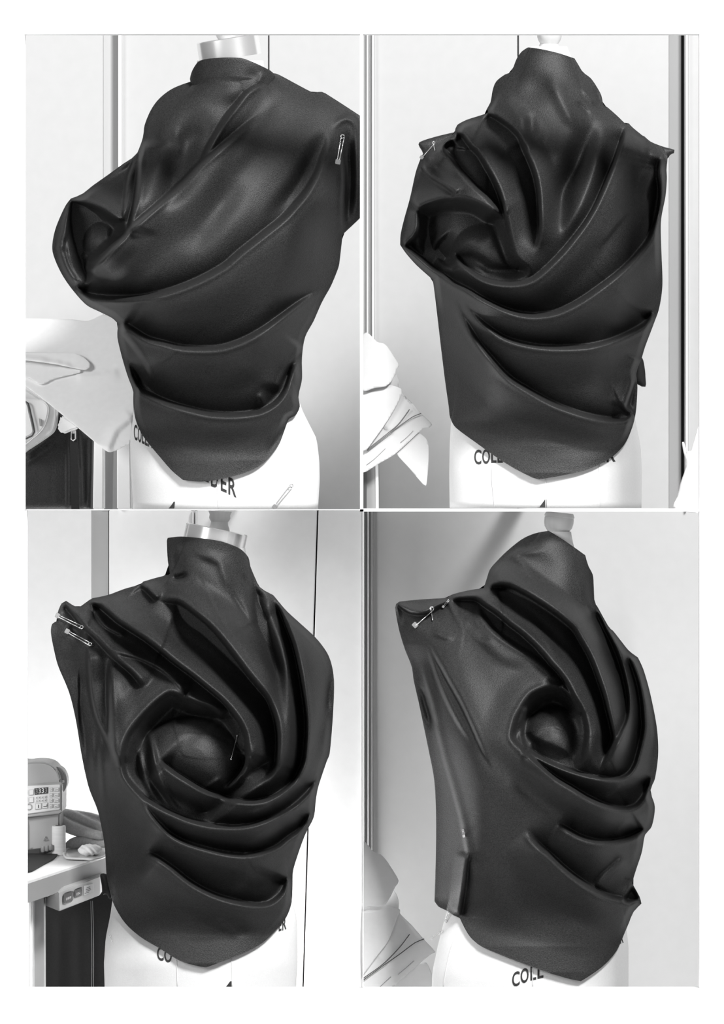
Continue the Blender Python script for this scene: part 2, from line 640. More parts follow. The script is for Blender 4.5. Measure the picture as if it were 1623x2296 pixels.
R1 = [(136, 516, 74, 73), (150, 516, 76, 74), (190, 515, 84, 74), (240, 505, 120, 66), (330, 500, 170, 50), (520, 480, 190, 45), (640, 470, 180, 50),
      (760, 470, 165, 50), (850, 482, 170, 60), (925, 490, 190, 62), (984, 501, 209, 84), (1032, 504, 212, 104), (1075, 506, 211, 114), (1141, 506, 207, 116)]
form1, at1, surf1 = dress_form('white linen dress form with metal neck cap, upper left opening', R1, True,
    (507, [(17, 96), (17, 90), (21, 84), (24, 76), (27, 64), (25, 50), (14, 40)], 0),
    (514, 108, 71, 46, math.radians(-9)),
    [('C', 300, 984, 8, 34, 0.5, 0), ('O', 309, 989, 8, 34, 0.5, 0), ('L', 318, 993, 6, 34, 0.5, 0), ('L', 325, 997, 6, 34, 0.5, 0), ('A', 332, 1000, 9, 34, 0.5, 0),
     ('L', 458, 1078, 10, 38, 0.35, 0), ('D', 473, 1089, 16, 38, 0.42, 0), ('E', 495, 1099, 13, 38, 0.42, 0), ('R', 512, 1107, 18, 38, 0.45, 0),
     ('4', 371, 1166, 20, 41, 0, 0.1)],
    [[(487, 1078), (488, 1110), (489, 1140)]], 'wall')

R2 = [(104, 1231, 40, 40), (125, 1230, 50, 38), (160, 1230, 62, 40), (220, 1228, 80, 46), (300, 1225, 110, 50), (420, 1215, 190, 45), (560, 1212, 200, 45), (640, 1215, 190, 50),
      (780, 1212, 185, 50), (880, 1212, 190, 62), (945, 1218, 207, 62), (1000, 1222, 214, 92), (1060, 1223, 216, 112), (1139, 1223, 215, 116)]
form2, at2, surf2 = dress_form('white linen dress form hung upper right, wooden knob above a pointed collar', R2, True,
    (1230, [(21, 122), (21, 116), (22, 114), (22, 102), (20, 98), (24, 92), (27, 84), (28, 72), (26, 60), (14, 50)], math.radians(2)), None,
    [('C', 1063, 1040, 16, 32, 0.02, 0), ('O', 1081, 1039, 17, 32, 0.0, 0), ('L', 1101, 1037, 12, 32, 0, 0), ('L', 1115, 1037, 12, 32, 0, 0),
     ('E', 1345, 1037, 12, 30, -0.1, 0), ('R', 1360, 1036, 20, 29, -0.1, 0), ('4', 1203, 1162, 26, 42, 0, 0)],
    [[(1223, 1068), (1223, 1100), (1223, 1138)], [(1102, 1040), (1104, 1090), (1109, 1138)], [(1343, 1040), (1345, 1090), (1344, 1138)]], 'wall')

R3 = [(1214, 481, 66, 66), (1245, 478, 74, 66), (1290, 472, 88, 62), (1350, 460, 120, 62), (1420, 450, 180, 50), (1560, 450, 205, 45), (1700, 450, 200, 45),
      (1830, 450, 190, 45), (1930, 450, 190, 52), (2005, 452, 198, 54), (2054, 456, 209, 76), (2102, 452, 215, 100), (2160, 450, 217, 116), (2300, 448, 211, 112)]
form3, at3, surf3 = dress_form('white linen dress form with metal neck cap beside the sewing machine', R3, True,
    (491, [(24, 1190), (23, 1184), (20, 1178), (19, 1170), (22, 1166), (24, 1162), (23, 1154), (26, 1148), (26, 1146)], math.radians(3)),
    (482, 1207, 70, 44, math.radians(12)),
    [('C', 352, 2152, 15, 30, 0.12, 0), ('O', 368, 2156, 17, 30, 0.1, 0), ('E', 625, 2088, 6, 26, -0.4, 0), ('R', 633, 2086, 9, 26, -0.4, 0), ('4', 497, 2240, 24, 40, 0, 0.05)],
    [[(396, 2152), (397, 2180), (398, 2216)], [(519, 2150), (520, 2180), (520, 2216)]], 'floor')

R4 = [(1192, 1246, 34, 36), (1215, 1240, 44, 34), (1260, 1225, 70, 36), (1320, 1212, 90, 44), (1400, 1190, 140, 50), (1520, 1200, 190, 45), (1680, 1215, 200, 45), (1820, 1212, 190, 45),
      (1930, 1205, 180, 55), (2015, 1200, 190, 58), (2078, 1198, 206, 84), (2122, 1195, 214, 104), (2180, 1189, 220, 116), (2300, 1187, 222, 114)]
form4, at4, surf4 = dress_form('white linen dress form, lower right, wooden knob above a pointed hood', R4, True,
    (1249, [(20, 1206), (22, 1198), (24, 1192), (31, 1182), (33, 1172), (33, 1162), (32, 1160), (34, 1158), (33, 1154), (30, 1149)], math.radians(6)), None,
    [('C', 1148, 2213, 17, 32, -0.3, 0), ('O', 1167, 2205, 18, 32, -0.25, 0), ('L', 1189, 2198, 13, 32, -0.2, 0), ('L', 1205, 2194, 13, 32, -0.2, 0), ('R', 1391, 2116, 7, 20, -0.4, 0)],
    [[(1028, 2080), (1010, 2130), (999, 2180), (993, 2216)], [(1193, 2170), (1194, 2195), (1194, 2216)]], 'floor')

# ------------------------------------------------------------------ draped tops
GRID = 2.0
def base_relief(sh, at, cx, a, edge=(58, 70), body=85, floor_off=12, bust=None):
    e = edge[0] * np.sqrt(1 - (1 - np.clip(sh.d / edge[1], 0, 1)) ** 2)
    u = np.clip(1 - ((sh.X - cx) / a) ** 2, 0, 1)
    h = e + body * np.sqrt(u) * sst(sh.d / 110)
    if bust:
        h = h + bust[1] * (np.exp(-((sh.Y - bust[0]) / bust[2]) ** 2) - 0.45) * np.sqrt(u) * sst(sh.d / 110)
    h = sh.blur(h, 220 if sh.g < 5 else 8)
    t = T_of(at, sh.X, sh.Y) + floor_off
    t = np.where(t > floor_off, t, 0)
    k = 44.0
    return np.maximum(h, t) + np.maximum(0, k - np.abs(h - t)) ** 2 / (4 * k) * (t > 0), t

def drape(name, outline, at, cx, a, feats, parent, m='cloth', g=GRID, edge=(58, 70), body=85, back=True, scale=1.5, bust=None):
    sh = Sheet(outline, g)
    hb, t = base_relief(sh, at, cx, a, edge, body, bust=bust)
    Fz = np.zeros(sh.X.shape)
    for f in feats:
        sh.add(f, Fz)
    Fz = sh.blur(Fz, 3)
    h = hb + Fz * scale * (0.15 + 0.85 * sst(sh.d / 16))
    sh.h = np.maximum(h, t - 6)
    o = sh.build(name, Y0, m, parent, flip=False)
    if back:
        sb = Sheet(outline, 11)
        hb2, t2 = base_relief(sb, at, cx, a, edge, body * 0.6)
        sb.h = -hb2
        sb.build('back_panel', Y0, m, parent, flip=True)
    return sh, o

def flap(name, outline, parent, ydepth, thick=0.004, relief=(), edge=(10, 20), m='cloth', g=5.0, yfun=None):
    sh = Sheet(outline, g)
    e = edge[0] * np.sqrt(1 - (1 - np.clip(sh.d / edge[1], 0, 1)) ** 2)
    Fz = np.zeros(sh.X.shape)
    for f in relief:
        sh.add(f, Fz)
    sh.h = e + Fz
    sh.build(name, ydepth, m, parent, thick=thick, yfun=yfun)
    return sh

# ---- upper left top
O1 = [(427,183),(470,172),(510,168),(560,174),(585,182),(600,170),(612,164),(624,167),(636,173),(660,186),(686,200),(701,207),(722,206),(737,214),(770,235),(808,260),(808,260),(809,300),(809,400),(809,487),(809,487),(799,497),(768,526),(768,526),
      (766,545),(761,589),(758,602),(742,641),(722,677),(703,720),(684,756),(677,802),(677,850),(669,888),(672,912),(662,932),(648,939),(636,970),(624,999),(597,1032),(569,1052),
      (530,1066),(492,1075),(453,1080),(424,1078),(410,1076),(410,1076),(386,1056),(357,1023),(333,994),(316,970),(304,941),(299,908),(299,876),(299,876),(285,840),(271,792),(263,754),(265,726),(265,726),
      (251,713),(223,699),(194,684),(165,653),(141,619),(124,584),(117,557),(122,521),(134,488),(148,459),(159,445),(159,445),(184,435),(208,416),(242,392),(275,368),(304,348),(314,327),
      (321,305),(324,281),(338,247),(357,221),(386,199)]
F1 = [
 # neckline edge and the diagonal folds coming down from the right shoulder
 ('L', [(612,166),(583,190),(557,209),(535,235),(513,262),(497,286),(472,329),(455,363),(436,392)], 'L', [4,14,20,22,20,10], 60, 8, {'t0':0.05,'t1':0.3}),
 ('L', [(597,252),(549,291),(497,336),(448,377),(415,411),(352,468),(299,514),(251,562),(218,596),(203,610)], 'L', 34, 95, 9, {'t0':0.35,'t1':0.06}),
 ('L', [(299,514),(251,562),(222,592),(203,611)], 'L', 22, 45, 7, {'t0':0.4,'t1':0.04}),
 ('G', [(550,405),(510,450),(472,500),(435,545),(400,580)], -13, 28),
 ('G', [(640,250),(585,300),(520,352),(470,400),(400,470)], 7, 28),
 ('G', [(710,270),(640,340),(570,400),(520,470),(450,570)], 6, 36),
 ('G', [(735,280),(712,330),(690,370),(668,410),(630,460),(590,500)], -17, 16),
 # great lip sweeping from the pinned shoulder to the left elbow
 ('L', [(745,285),(735,330),(718,385),(700,420),(684,444),(641,492),(593,531),(545,569),(506,602),(448,634),(386,658),(328,672),(271,676),(223,674),(189,667),(160,645)], 'L', 36, 120, 11, {'t0':0.3,'t1':0.05,'pk':0.6}),
 ('L', [(732,648),(679,682),(637,713),(592,745),(545,770),(497,785),(448,788),(401,785),(367,776),(328,765),(290,742),(266,727)], 'L', 30, 100, 10, {'t0':0.25,'t1':0.05,'pk':0.55}),
 ('L', [(679,787),(660,831),(641,884),(617,912),(583,929),(530,936),(472,934),(424,924),(376,910),(338,893),(309,876),(290,845),(276,800)], 'L', 32, 90, 10, {'t0':0.12,'t1':0.12,'pk':0.6}),
 # centre panel between the two lower lips
 ('L', [(270,735),(309,783),(328,816),(345,860)], 'L', 14, 60, 7, {'t0':0.1,'t1':0.3}),
 ('L', [(680,773),(650,816),(631,850),(619,884)], 'R', 16, 60, 6, {'t0':0.1,'t1':0.2}),
 ('G', [(578,880),(586,893),(588,915)], 12, 7),
 ('B', 540, 835, 60, 26, -0.3, 8),
 # the left side: hanging panel, rim and the hollow of the cowl
 ('L', [(320,310),(318,350),(315,395),(309,445),(300,485),(292,522)], 'L', 22, 75, 8, {'t0':0.1,'t1':0.1,'pk':0.6}),
 ('L', [(308,345),(290,396),(283,445),(280,493),(285,530)], 'L', 12, 28, 6, {'t0':0.1,'t1':0.1}),
 ('B', 350, 330, 28, 85, 0.12, 12),
 ('G', [(390,280),(400,320),(402,360)], 4, 12),
 ('G', [(450,235),(430,300),(410,360),(385,420),(350,470)], -40, 34),
 ('B', 530, 208, 38, 20, -0.3, 9),
 ('B', 470, 205, 60, 22, -0.1, 4),
 ('L', [(159,446),(199,454),(232,468),(256,485),(279,498)], 'L', 26, 60, 7, {'t0':0.05,'t1':0.1,'pk':0.8}),
 ('H', [(160,450),(200,457),(240,473),(278,500),(284,535),(250,562),(215,595),(215,620),(190,640),(160,600),(148,540),(150,490)], -62, 28),
 ('L', [(160,450),(152,480),(146,520),(138,552),(150,600),(175,640)], 'R', 10, 30, 7, {'t0':0.1,'t1':0.1}),
 ('G', [(245,490),(240,520),(243,550),(248,570)], 7, 9),
 ('G', [(120,558),(138,553),(150,548)], 6, 6),
 # fold at the shoulder seam beside the safety pin
 ('G', [(777,285),(781,340),(783,400),(780,460),(771,520)], -46, 11),
 ('G', [(742,300),(757,276),(775,266),(792,272),(801,292),(803,330),(802,400)], 15, 8),
 ('G', [(770,330),(768,400),(766,470),(764,540)], 9, 7),
 # hem
 ('G', [(636,940),(622,985),(604,1022)], -8, 12),
 ('B', 430, 1030, 80, 24, 0.1, 4), ('B', 560, 1010, 50, 24, -0.4, 5),
]
top1 = empty('draped_top', P(453, 1080, Y0), 'black draped top with stand collar and deep side cowl, upper left', 'draped top', 'black draped tops')
sh1, _ = drape('front_drape', O1, at1, 470, 330, F1, top1, bust=(590, 140, 280))
CO1 = [(427,184),(429,163),(438,146),(446,137),(463,132),(501,129),(540,130),(559,136),(578,144),(600,155),(612,163),(618,180),(600,200),(560,205),(500,200),(450,200)]
def cyl(cx, a, b, off):
    return lambda x, y: Y0 - (np.sqrt(np.clip(1 - ((np.asarray(x) - cx) / a) ** 2, 0, 1)) * b + off) * S0
flap('stand_collar', CO1, top1, 0, 0.003, [('G', [(590,160),(585,175),(575,190)], 6, 6), ('B', 565, 170, 14, 12, 0, -5)], (1, 8), yfun=cyl(520, 100, 77, 2), g=3.0)

# ---- upper right top
O2 = [(1146,161),(1158,132),(1170,115),(1184,106),(1184,106),(1213,110),(1252,119),(1288,131),(1288,131),(1297,146),(1307,162),(1324,175),(1338,195),(1348,214),(1353,236),(1361,240),(1384,260),(1404,279),(1410,277),(1410,277),
      (1416,284),(1443,306),(1459,318),(1484,328),(1484,328),(1496,350),(1494,378),(1495,399),(1492,439),(1482,493),(1482,544),(1485,638),(1478,690),(1466,725),(1446,778),(1439,802),(1439,802),(1427,835),(1429,869),
      (1425,927),(1415,965),(1398,999),(1367,1028),(1319,1052),(1261,1066),(1208,1075),(1208,1075),(1194,1071),(1194,1071),(1156,1052),(1117,1028),(1069,994),(1021,958),(1009,936),(1006,912),(999,864),(990,792),
      (980,706),(973,648),(970,627),(970,627),(934,595),(910,568),(897,549),(897,549),(898,526),(906,491),(919,444),(932,386),(943,355),(949,344),(963,335),(988,320),(998,310),(1018,304),(1018,304),(1021,288),(1025,280),
      (1045,269),(1076,259),(1094,252),(1092,243),(1092,243),(1100,228),(1104,204),(1112,183),(1132,167)]
HOLE2 = [(934,470),(965,452),(1012,444),(1060,448),(1105,470),(1132,492),(1148,535),(1165,575),(1190,600),(1185,622),(1145,634),(1090,628),(1050,605),(1000,610),(960,595),(935,560),(930,510)]
F2 = [
 # neck drape
 ('L', [(1094,247),(1123,264),(1150,284),(1165,300),(1176,315),(1192,340)], 'L', 20, 60, 7, {'t0':0.05,'t1':0.2,'pk':0.6}),
 ('G', [(1223,161),(1252,214),(1280,267),(1309,305)], 13, 14, 20),
 ('G', [(1120,190),(1140,230),(1165,262),(1188,300)], 9, 16),
 ('B', 1205, 195, 34, 36, 0.2, -14),
 ('G', [(1185,250),(1191,285),(1196,318),(1200,345)], -11, 12),
 ('G', [(1300,195),(1320,215),(1340,240)], 6, 5), ('G', [(1290,225),(1310,245),(1325,262)], -6, 5), ('G', [(1335,190),(1342,215),(1350,236)], -6, 4),
 ('B', 1245, 350, 44, 44, 0, 12),
 # pleats left of the centre
 ('L', [(1165,302),(1178,329),(1194,364),(1205,395),(1212,433),(1215,484),(1215,517),(1209,551),(1200,577)], 'L', [20,40,44,44,36,20], 46, 7, {'t0':0.15,'t1':0.35,'pk':0.9,'Lp':34}),
 ('L', [(1021,290),(1041,300),(1059,324),(1079,346),(1096,375),(1112,404),(1125,435),(1134,466),(1141,495),(1147,524),(1154,551),(1158,573)], 'L', [26,40,44,42,34,18], 58, 7, {'t0':0.05,'t1':0.35,'pk':0.8,'Lp':30}),
 ('L', [(1012,306),(992,322),(989,332),(994,344),(1010,360),(1023,378),(1034,392),(1067,426),(1090,444),(1107,462),(1125,484)], 'R', 32, 46, 7, {'t0':0.05,'t1':0.1,'pk':0.8}),
 ('L', [(948,368),(963,389),(983,404),(1001,415),(1014,424),(1027,437)], 'L', 12, 26, 6, {'t0':0.1,'t1':0.1}),
 ('B', 985, 370, 24, 26, 0.6, -13),
 # the eye of the spiral
 ('H', HOLE2, -62, 34),
 ('L', [(934,468),(943,460),(963,451),(990,443),(1012,441),(1032,441),(1054,445),(1079,455),(1103,468),(1123,481),(1134,489)], 'L', 16, 45, 7, {'t0':0.05,'t1':0.05,'pk':0.5}),
 ('L', [(934,468),(936,500),(925,535),(902,550)], 'R', 10, 30, 6, {'t0':0.1,'t1':0.1}),
 ('G', [(900,550),(925,552),(940,556)], 8, 7),
 ('E', 1088, 580, 78, 76, 0.2, 40, HOLE2),
 ('L', [(1012,511),(992,531),(979,544),(974,559),(981,577),(996,595),(1014,610),(1022,617)], 'R', 9, 22, 4, {'t0':0.25,'t1':0.2}),
 # lips wrapping under the eye
 ('L', [(1010,565),(1021,579),(1034,597),(1050,610),(1067,622),(1090,633),(1116,639),(1145,641),(1173,638),(1197,629),(1220,612),(1244,589),(1267,565),(1290,537),(1314,505),(1333,474),(1349,441),(1365,404),(1384,357),(1398,317),(1408,282)], 'R', 34, 70, 7, {'t0':0.06,'t1':0.08,'pk':0.75,'Lp':24}),
 ('L', [(898,552),(917,568),(941,586),(963,604),(990,622),(1014,639),(1045,655),(1074,673),(1103,688),(1134,701),(1167,710),(1201,713),(1244,707),(1281,692),(1314,673),(1351,647),(1384,622),(1415,594),(1438,568),(1459,540),(1475,502),(1484,462),(1486,420),(1482,385),(1490,352)], 'R', 36, 80, 9, {'t0':0.02,'t1':0.04,'pk':0.75,'Lp':34}),
 # pleats on the right shoulder
 ('G', [(1352,258),(1345,310),(1338,350),(1325,404),(1306,455),(1290,485),(1265,522),(1243,553)], 34, 20, 22),
 ('G', [(1345,258),(1318,310),(1290,372),(1262,430),(1250,490),(1232,545)], -48, 24),
 ('L', [(1417,462),(1403,476),(1379,505),(1354,537),(1333,563)], 'R', 6, 40, 6, {'t0':0.4,'t1':0.4,'bead':1}),
 ('G', [(1428,308),(1441,345),(1443,385),(1425,440)], 8, 8), ('G', [(1455,330),(1445,370),(1440,400)], -9, 8),
 ('G', [(1483,345),(1470,375),(1462,430),(1450,490)], 7, 9),
 ('B', 1390, 440, 40, 60, 0.5, 10),
 # lower lips
 ('L', [(1026,672),(1069,720),(1117,757),(1156,773),(1208,783),(1261,785),(1319,782),(1367,771),(1415,751),(1454,727),(1472,698)], 'R', 28, 90, 9, {'t0':0.3,'t1':0.05,'pk':0.55}),
 ('L', [(1010,662),(1031,708),(1060,760),(1095,806),(1136,850),(1180,879),(1232,908),(1281,927),(1329,941),(1377,948),(1410,944),(1425,930)], 'R', 26, 75, 9, {'t0':0.35,'t1':0.04,'pk':0.6}),
 ('L', [(1438,806),(1420,850),(1408,885),(1396,920)], 'R', 18, 45, 6, {'t0':0.05,'t1':0.15,'pk':0.9}),
 ('G', [(1400,640),(1385,700),(1375,755)], 10, 22),
 ('B', 1400, 830, 30, 14, -0.3, 7),
 ('G', [(1475,690),(1460,705),(1430,718)], -8, 8),
 ('B', 1110, 930, 60, 60, 0, 5), ('B', 1240, 1010, 90, 30, 0.1, 5),
]
top2 = empty('draped_top', P(1208, 1075, Y0), 'black draped top with spiral pleats and pointed shoulder corners, upper right', 'draped top', 'black draped tops')
sh2, _ = drape('front_drape', O2, at2, 1200, 320, F2, top2, bust=(630, 140, 280))
flap('shoulder_flap', [(940,319),(1021,296),(1040,300),(1040,330),(990,350),(952,360),(948,342)], top2, Y0 + 0.015, 0.004, g=4.0)
flap('shoulder_flap', [(1440,304),(1459,318),(1484,328),(1512,336),(1511,343),(1503,346),(1494,358),(1475,352),(1450,340)], top2, Y0 - 0.006, 0.004, g=4.0)
flap('hanging_tail', [(1425,800),(1440,803),(1446,830),(1447,845),(1447,867),(1430,862),(1418,850)], top2, Y0 + 0.03, 0.004, m='cloth_dark', g=4.0)

# ---- lower left top
O3 = [(374,1212),(376,1206),(376,1206),(405,1203),(453,1207),(496,1214),(525,1224),(542,1233),(557,1250),(561,1269),(573,1298),(583,1317),(602,1329),(612,1334),(641,1368),(669,1394),(703,1425),(722,1447),
      (737,1471),(746,1502),(749,1538),(746,1610),(739,1690),(732,1708),(713,1766),(708,1795),(703,1833),(686,1867),(670,1910),(657,1953),(656,1977),(656,1977),(654,2021),(643,2054),(621,2083),(588,2114),
      (545,2138),(501,2155),(463,2169),(463,2169),(448,2167),(405,2155),(357,2126),(314,2100),(280,2069),(256,2030),(247,2001),(239,1963),(235,1901),(227,1853),(218,1814),(199,1766),(184,1699),(170,1615),
      (155,1553),(131,1495),(122,1462),(114,1418),(117,1399),(129,1392),(129,1392),(129,1375),(138,1353),(148,1347),(148,1347),(175,1361),(199,1346),(208,1341),(208,1341),(242,1334),(280,1320),(316,1310),(321,1304),(321,1304),(348,1296),
      (376,1289),(381,1288),(381,1288),(376,1255)]
HOLE3 = [(380,1552),(345,1575),(300,1628),(278,1690),(285,1745),(330,1790),(400,1826),(470,1848),(540,1800),(600,1745),(612,1700),(565,1680),(556,1640),(520,1590),(480,1575),(440,1568),(415,1558)]
F3 = [
 # collar
 ('G', [(381,1291),(398,1297),(411,1292),(418,1281)], -20, 6),
 ('G', [(418,1225),(450,1242),(490,1262),(500,1285),(512,1315),(530,1345)], 8, 8, 14),
 ('B', 470, 1262, 26, 18, 0.3, -6), ('B', 392, 1255, 14, 26, 0, -6),
 ('G', [(434,1270),(455,1315),(482,1365),(512,1415),(545,1460),(580,1510)], -4, 4), ('G', [(505,1300),(530,1345),(555,1385),(570,1412)], -5, 5),
 ('G', [(544,1285),(552,1310),(559,1325)], -5, 4),
 # pleats running from the shoulder into the spiral
 ('L', [(318,1307),(340,1328),(357,1345)], 'L', 14, 30, 6, {'t0':0.05,'t1':0.2,'pk':0.9}),
 ('L', [(345,1335),(372,1341),(405,1346),(444,1374),(478,1403),(511,1441),(538,1476),(560,1505),(584,1534),(604,1558),(617,1585),(626,1616),(630,1651),(629,1689),(625,1720),(608,1746),(563,1775)], 'L', [30,46,54,56,54,50,40,24], 70, 9, {'t0':0.2,'t1':0.2,'pk':0.85,'Lp':36}),
 ('L', [(195,1346),(220,1350),(242,1367),(269,1390),(300,1410),(331,1430),(362,1454),(395,1481),(433,1509),(459,1530),(499,1563),(525,1591),(545,1620),(556,1648),(560,1682),(556,1708),(543,1736),(522,1760),(494,1780)], 'L', [26,40,44,46,44,40,30], 60, 7, {'t0':0.05,'t1':0.12,'pk':0.7,'Lp':22}),
 ('L', [(147,1348),(173,1379),(195,1405),(222,1430),(244,1454),(269,1478),(300,1505),(330,1540)], 'L', 20, 45, 7, {'t0':0.05,'t1':0.1,'pk':0.6}),
 ('L', [(200,1346),(222,1385),(240,1405),(285,1428)], 'L', 8, 30, 5, {'t0':0.1,'t1':0.2}),
 ('L', [(240,1452),(269,1463),(311,1475),(355,1496),(386,1520),(415,1554)], 'L', 7, 30, 4, {'t0':0.2,'t1':0.1}),
 ('G', [(290,1345),(330,1385),(375,1430),(420,1470)], 7, 24),
 ('G', [(568,1275),(575,1330),(588,1400),(605,1450),(619,1510),(624,1560),(634,1620)], -52, 14),
 ('G', [(583,1322),(600,1358),(618,1401),(632,1445),(644,1496),(650,1545),(651,1600),(648,1660),(640,1700),(622,1740)], 30, 13),
 ('L', [(353,1708),(385,1734),(421,1757),(452,1775),(486,1788),(520,1798),(551,1803),(584,1801),(615,1791),(644,1772),(665,1752),(684,1713),(690,1670),(692,1630),(691,1600),(686,1556),(677,1501),(664,1445),(648,1401),(633,1363),(615,1336)], 'R', [28,34,36,40,46,50,48,40,24], 70, 7, {'t0':0.03,'t1':0.06,'pk':0.8,'Lp':28}),
 ('G', [(743,1494),(733,1578),(717,1634),(704,1689),(690,1730)], -26, 13),
 ('B', 705, 1480, 26, 70, -0.3, 10),
 # eye of the spiral
 ('H', HOLE3, -66, 40),
 ('L', [(419,1563),(400,1553),(380,1549),(364,1557),(344,1573),(318,1599),(297,1625),(281,1651),(272,1682),(270,1713),(276,1741),(292,1765),(318,1791),(349,1811),(385,1829),(426,1845),(468,1855),(512,1859),(551,1858),(589,1849),(628,1832),(659,1814),(684,1793),(708,1765),(722,1735)], 'R', [14,18,22,26,34,36,34,28], 60, 8, {'t0':0.03,'t1':0.06,'pk':0.65}),
 ('L', [(416,1560),(442,1571),(468,1581),(486,1594),(501,1609)], 'L', 20, 24, 6, {'t0':0.05,'t1':0.12,'pk':0.5}),
 ('B', 392, 1536, 20, 14, 0.5, 10),
 ('G', [(308,1628),(311,1674),(315,1713),(328,1752),(349,1785),(372,1812)], 22, 8), ('G', [(331,1620),(340,1674),(350,1721),(362,1757),(380,1791),(408,1828)], 24, 7),
 ('E', 425, 1716, 118, 108, 0.1, 46, HOLE3),
 ('G', [(560,1662),(572,1672),(562,1698),(548,1720)], 12, 8), ('G', [(597,1754),(563,1775),(515,1792)], 10, 8), ('G', [(500,1740),(475,1758),(450,1768)], 9, 5),
 ('G', [(613,1798),(590,1815),(551,1832)], 10, 7),
 # lips under the spiral
 ('L', [(300,1780),(318,1806),(338,1835),(369,1868),(395,1886),(426,1899),(473,1912),(512,1920),(551,1923),(589,1917),(623,1904),(649,1884),(684,1858),(704,1820)], 'R', 30, 70, 8, {'t0':0.3,'t1':0.05,'pk':0.65}),
 ('G', [(530,1905),(575,1885),(610,1862),(630,1840)], 12, 16, 9),
 ('L', [(322,1914),(351,1930),(382,1951),(424,1984),(472,2010),(521,2026),(569,2034),(607,2030),(636,2006),(653,1968)], 'R', 28, 70, 9, {'t0':0.1,'t1':0.05,'pk':0.7}),
 ('G', [(525,2014),(550,1985),(580,1950)], 9, 16), ('B', 600, 1965, 26, 30, -0.3, 10), ('B', 630, 1950, 14, 30, 0.2, 6),
 ('G', [(490,2055),(500,2075),(540,2095)], 7, 12), ('B', 560, 2070, 36, 22, 0.3, 7), ('B', 330, 2010, 46, 40, 0.4, 7),
 # left side and arm opening
 ('L', [(198,1450),(202,1523),(206,1556),(215,1600),(224,1623),(242,1660),(256,1690),(268,1722)], 'L', 18, 40, 5, {'t0':0.1,'t1':0.1,'pk':0.9,'Lp':40}),
 ('L', [(253,1470),(251,1545),(253,1611),(257,1678),(262,1720)], 'L', 20, 60, 10, {'t0':0.25,'t1':0.25,'pk':0.8,'Lp':44}),
 ('G', [(222,1605),(225,1689),(228,1740),(236,1830)], 10, 6), ('G', [(170,1400),(160,1450),(180,1530),(200,1560)], -16, 18),
 ('G', [(205,1620),(206,1680),(214,1760)], 10, 9),
 ('B', 192, 1428, 12, 16, 0.4, 12), ('G', [(150,1400),(175,1420),(190,1440)], -16, 12),
 ('B', 250, 1870, 30, 150, -0.1, 12), ('B', 345, 1880, 40, 60, 0.7, -12),
]
top3 = empty('draped_top', P(463, 2169, Y0), 'black draped top with open spiral on the chest, beside sewing machine', 'draped top', 'black draped tops')
sh3, _ = drape('front_drape', O3, at3, 445, 310, F3, top3, bust=(1740, 140, 280))
flap('hanging_tail', [(225,1960),(245,1965),(252,2010),(246,2018),(238,2002),(230,2008),(228,1985)], top3, Y0 + 0.03, 0.004, m='cloth_dark', g=4.0)

# ---- lower right top
O4 = [(1230,1190),(1230,1190),(1199,1196),(1170,1209),(1136,1236),(1112,1260),(1098,1277),(1091,1298),(1084,1319),(1084,1319),(1059,1322),(1031,1328),(1011,1334),(1004,1340),(944,1344),(895,1349),(888,1354),(888,1354),(886,1362),(889,1385),
      (896,1418),(908,1457),(923,1495),(927,1524),(939,1577),(949,1625),(961,1683),(973,1747),(977,1814),(977,1910),(974,2021),(974,2021),(983,2033),(1002,2042),(1016,2052),(1026,2056),(1031,2059),(1031,2059),(1040,2078),
      (1055,2102),(1079,2122),(1127,2143),(1184,2165),(1232,2182),(1281,2196),(1302,2200),(1302,2200),(1317,2191),(1353,2165),(1381,2134),(1396,2102),(1410,2069),(1420,2045),(1438,2026),(1438,2026),(1434,2011),(1417,1980),(1417,1980),
      (1425,1953),(1439,1910),(1446,1872),(1461,1853),(1468,1809),(1458,1773),(1468,1747),(1475,1699),(1475,1659),(1470,1615),(1456,1548),(1442,1500),(1430,1474),(1430,1474),(1410,1459),(1393,1438),(1374,1414),
      (1367,1409),(1353,1385),(1338,1358),(1333,1353),(1331,1313),(1329,1289),(1319,1269),(1312,1245),(1312,1245),(1290,1229),(1261,1209)]
HOLE4 = [(1255,1542),(1225,1540),(1190,1556),(1160,1600),(1148,1650),(1175,1685),(1225,1708),(1290,1730),(1310,1690),(1316,1640),(1303,1590),(1280,1556)]
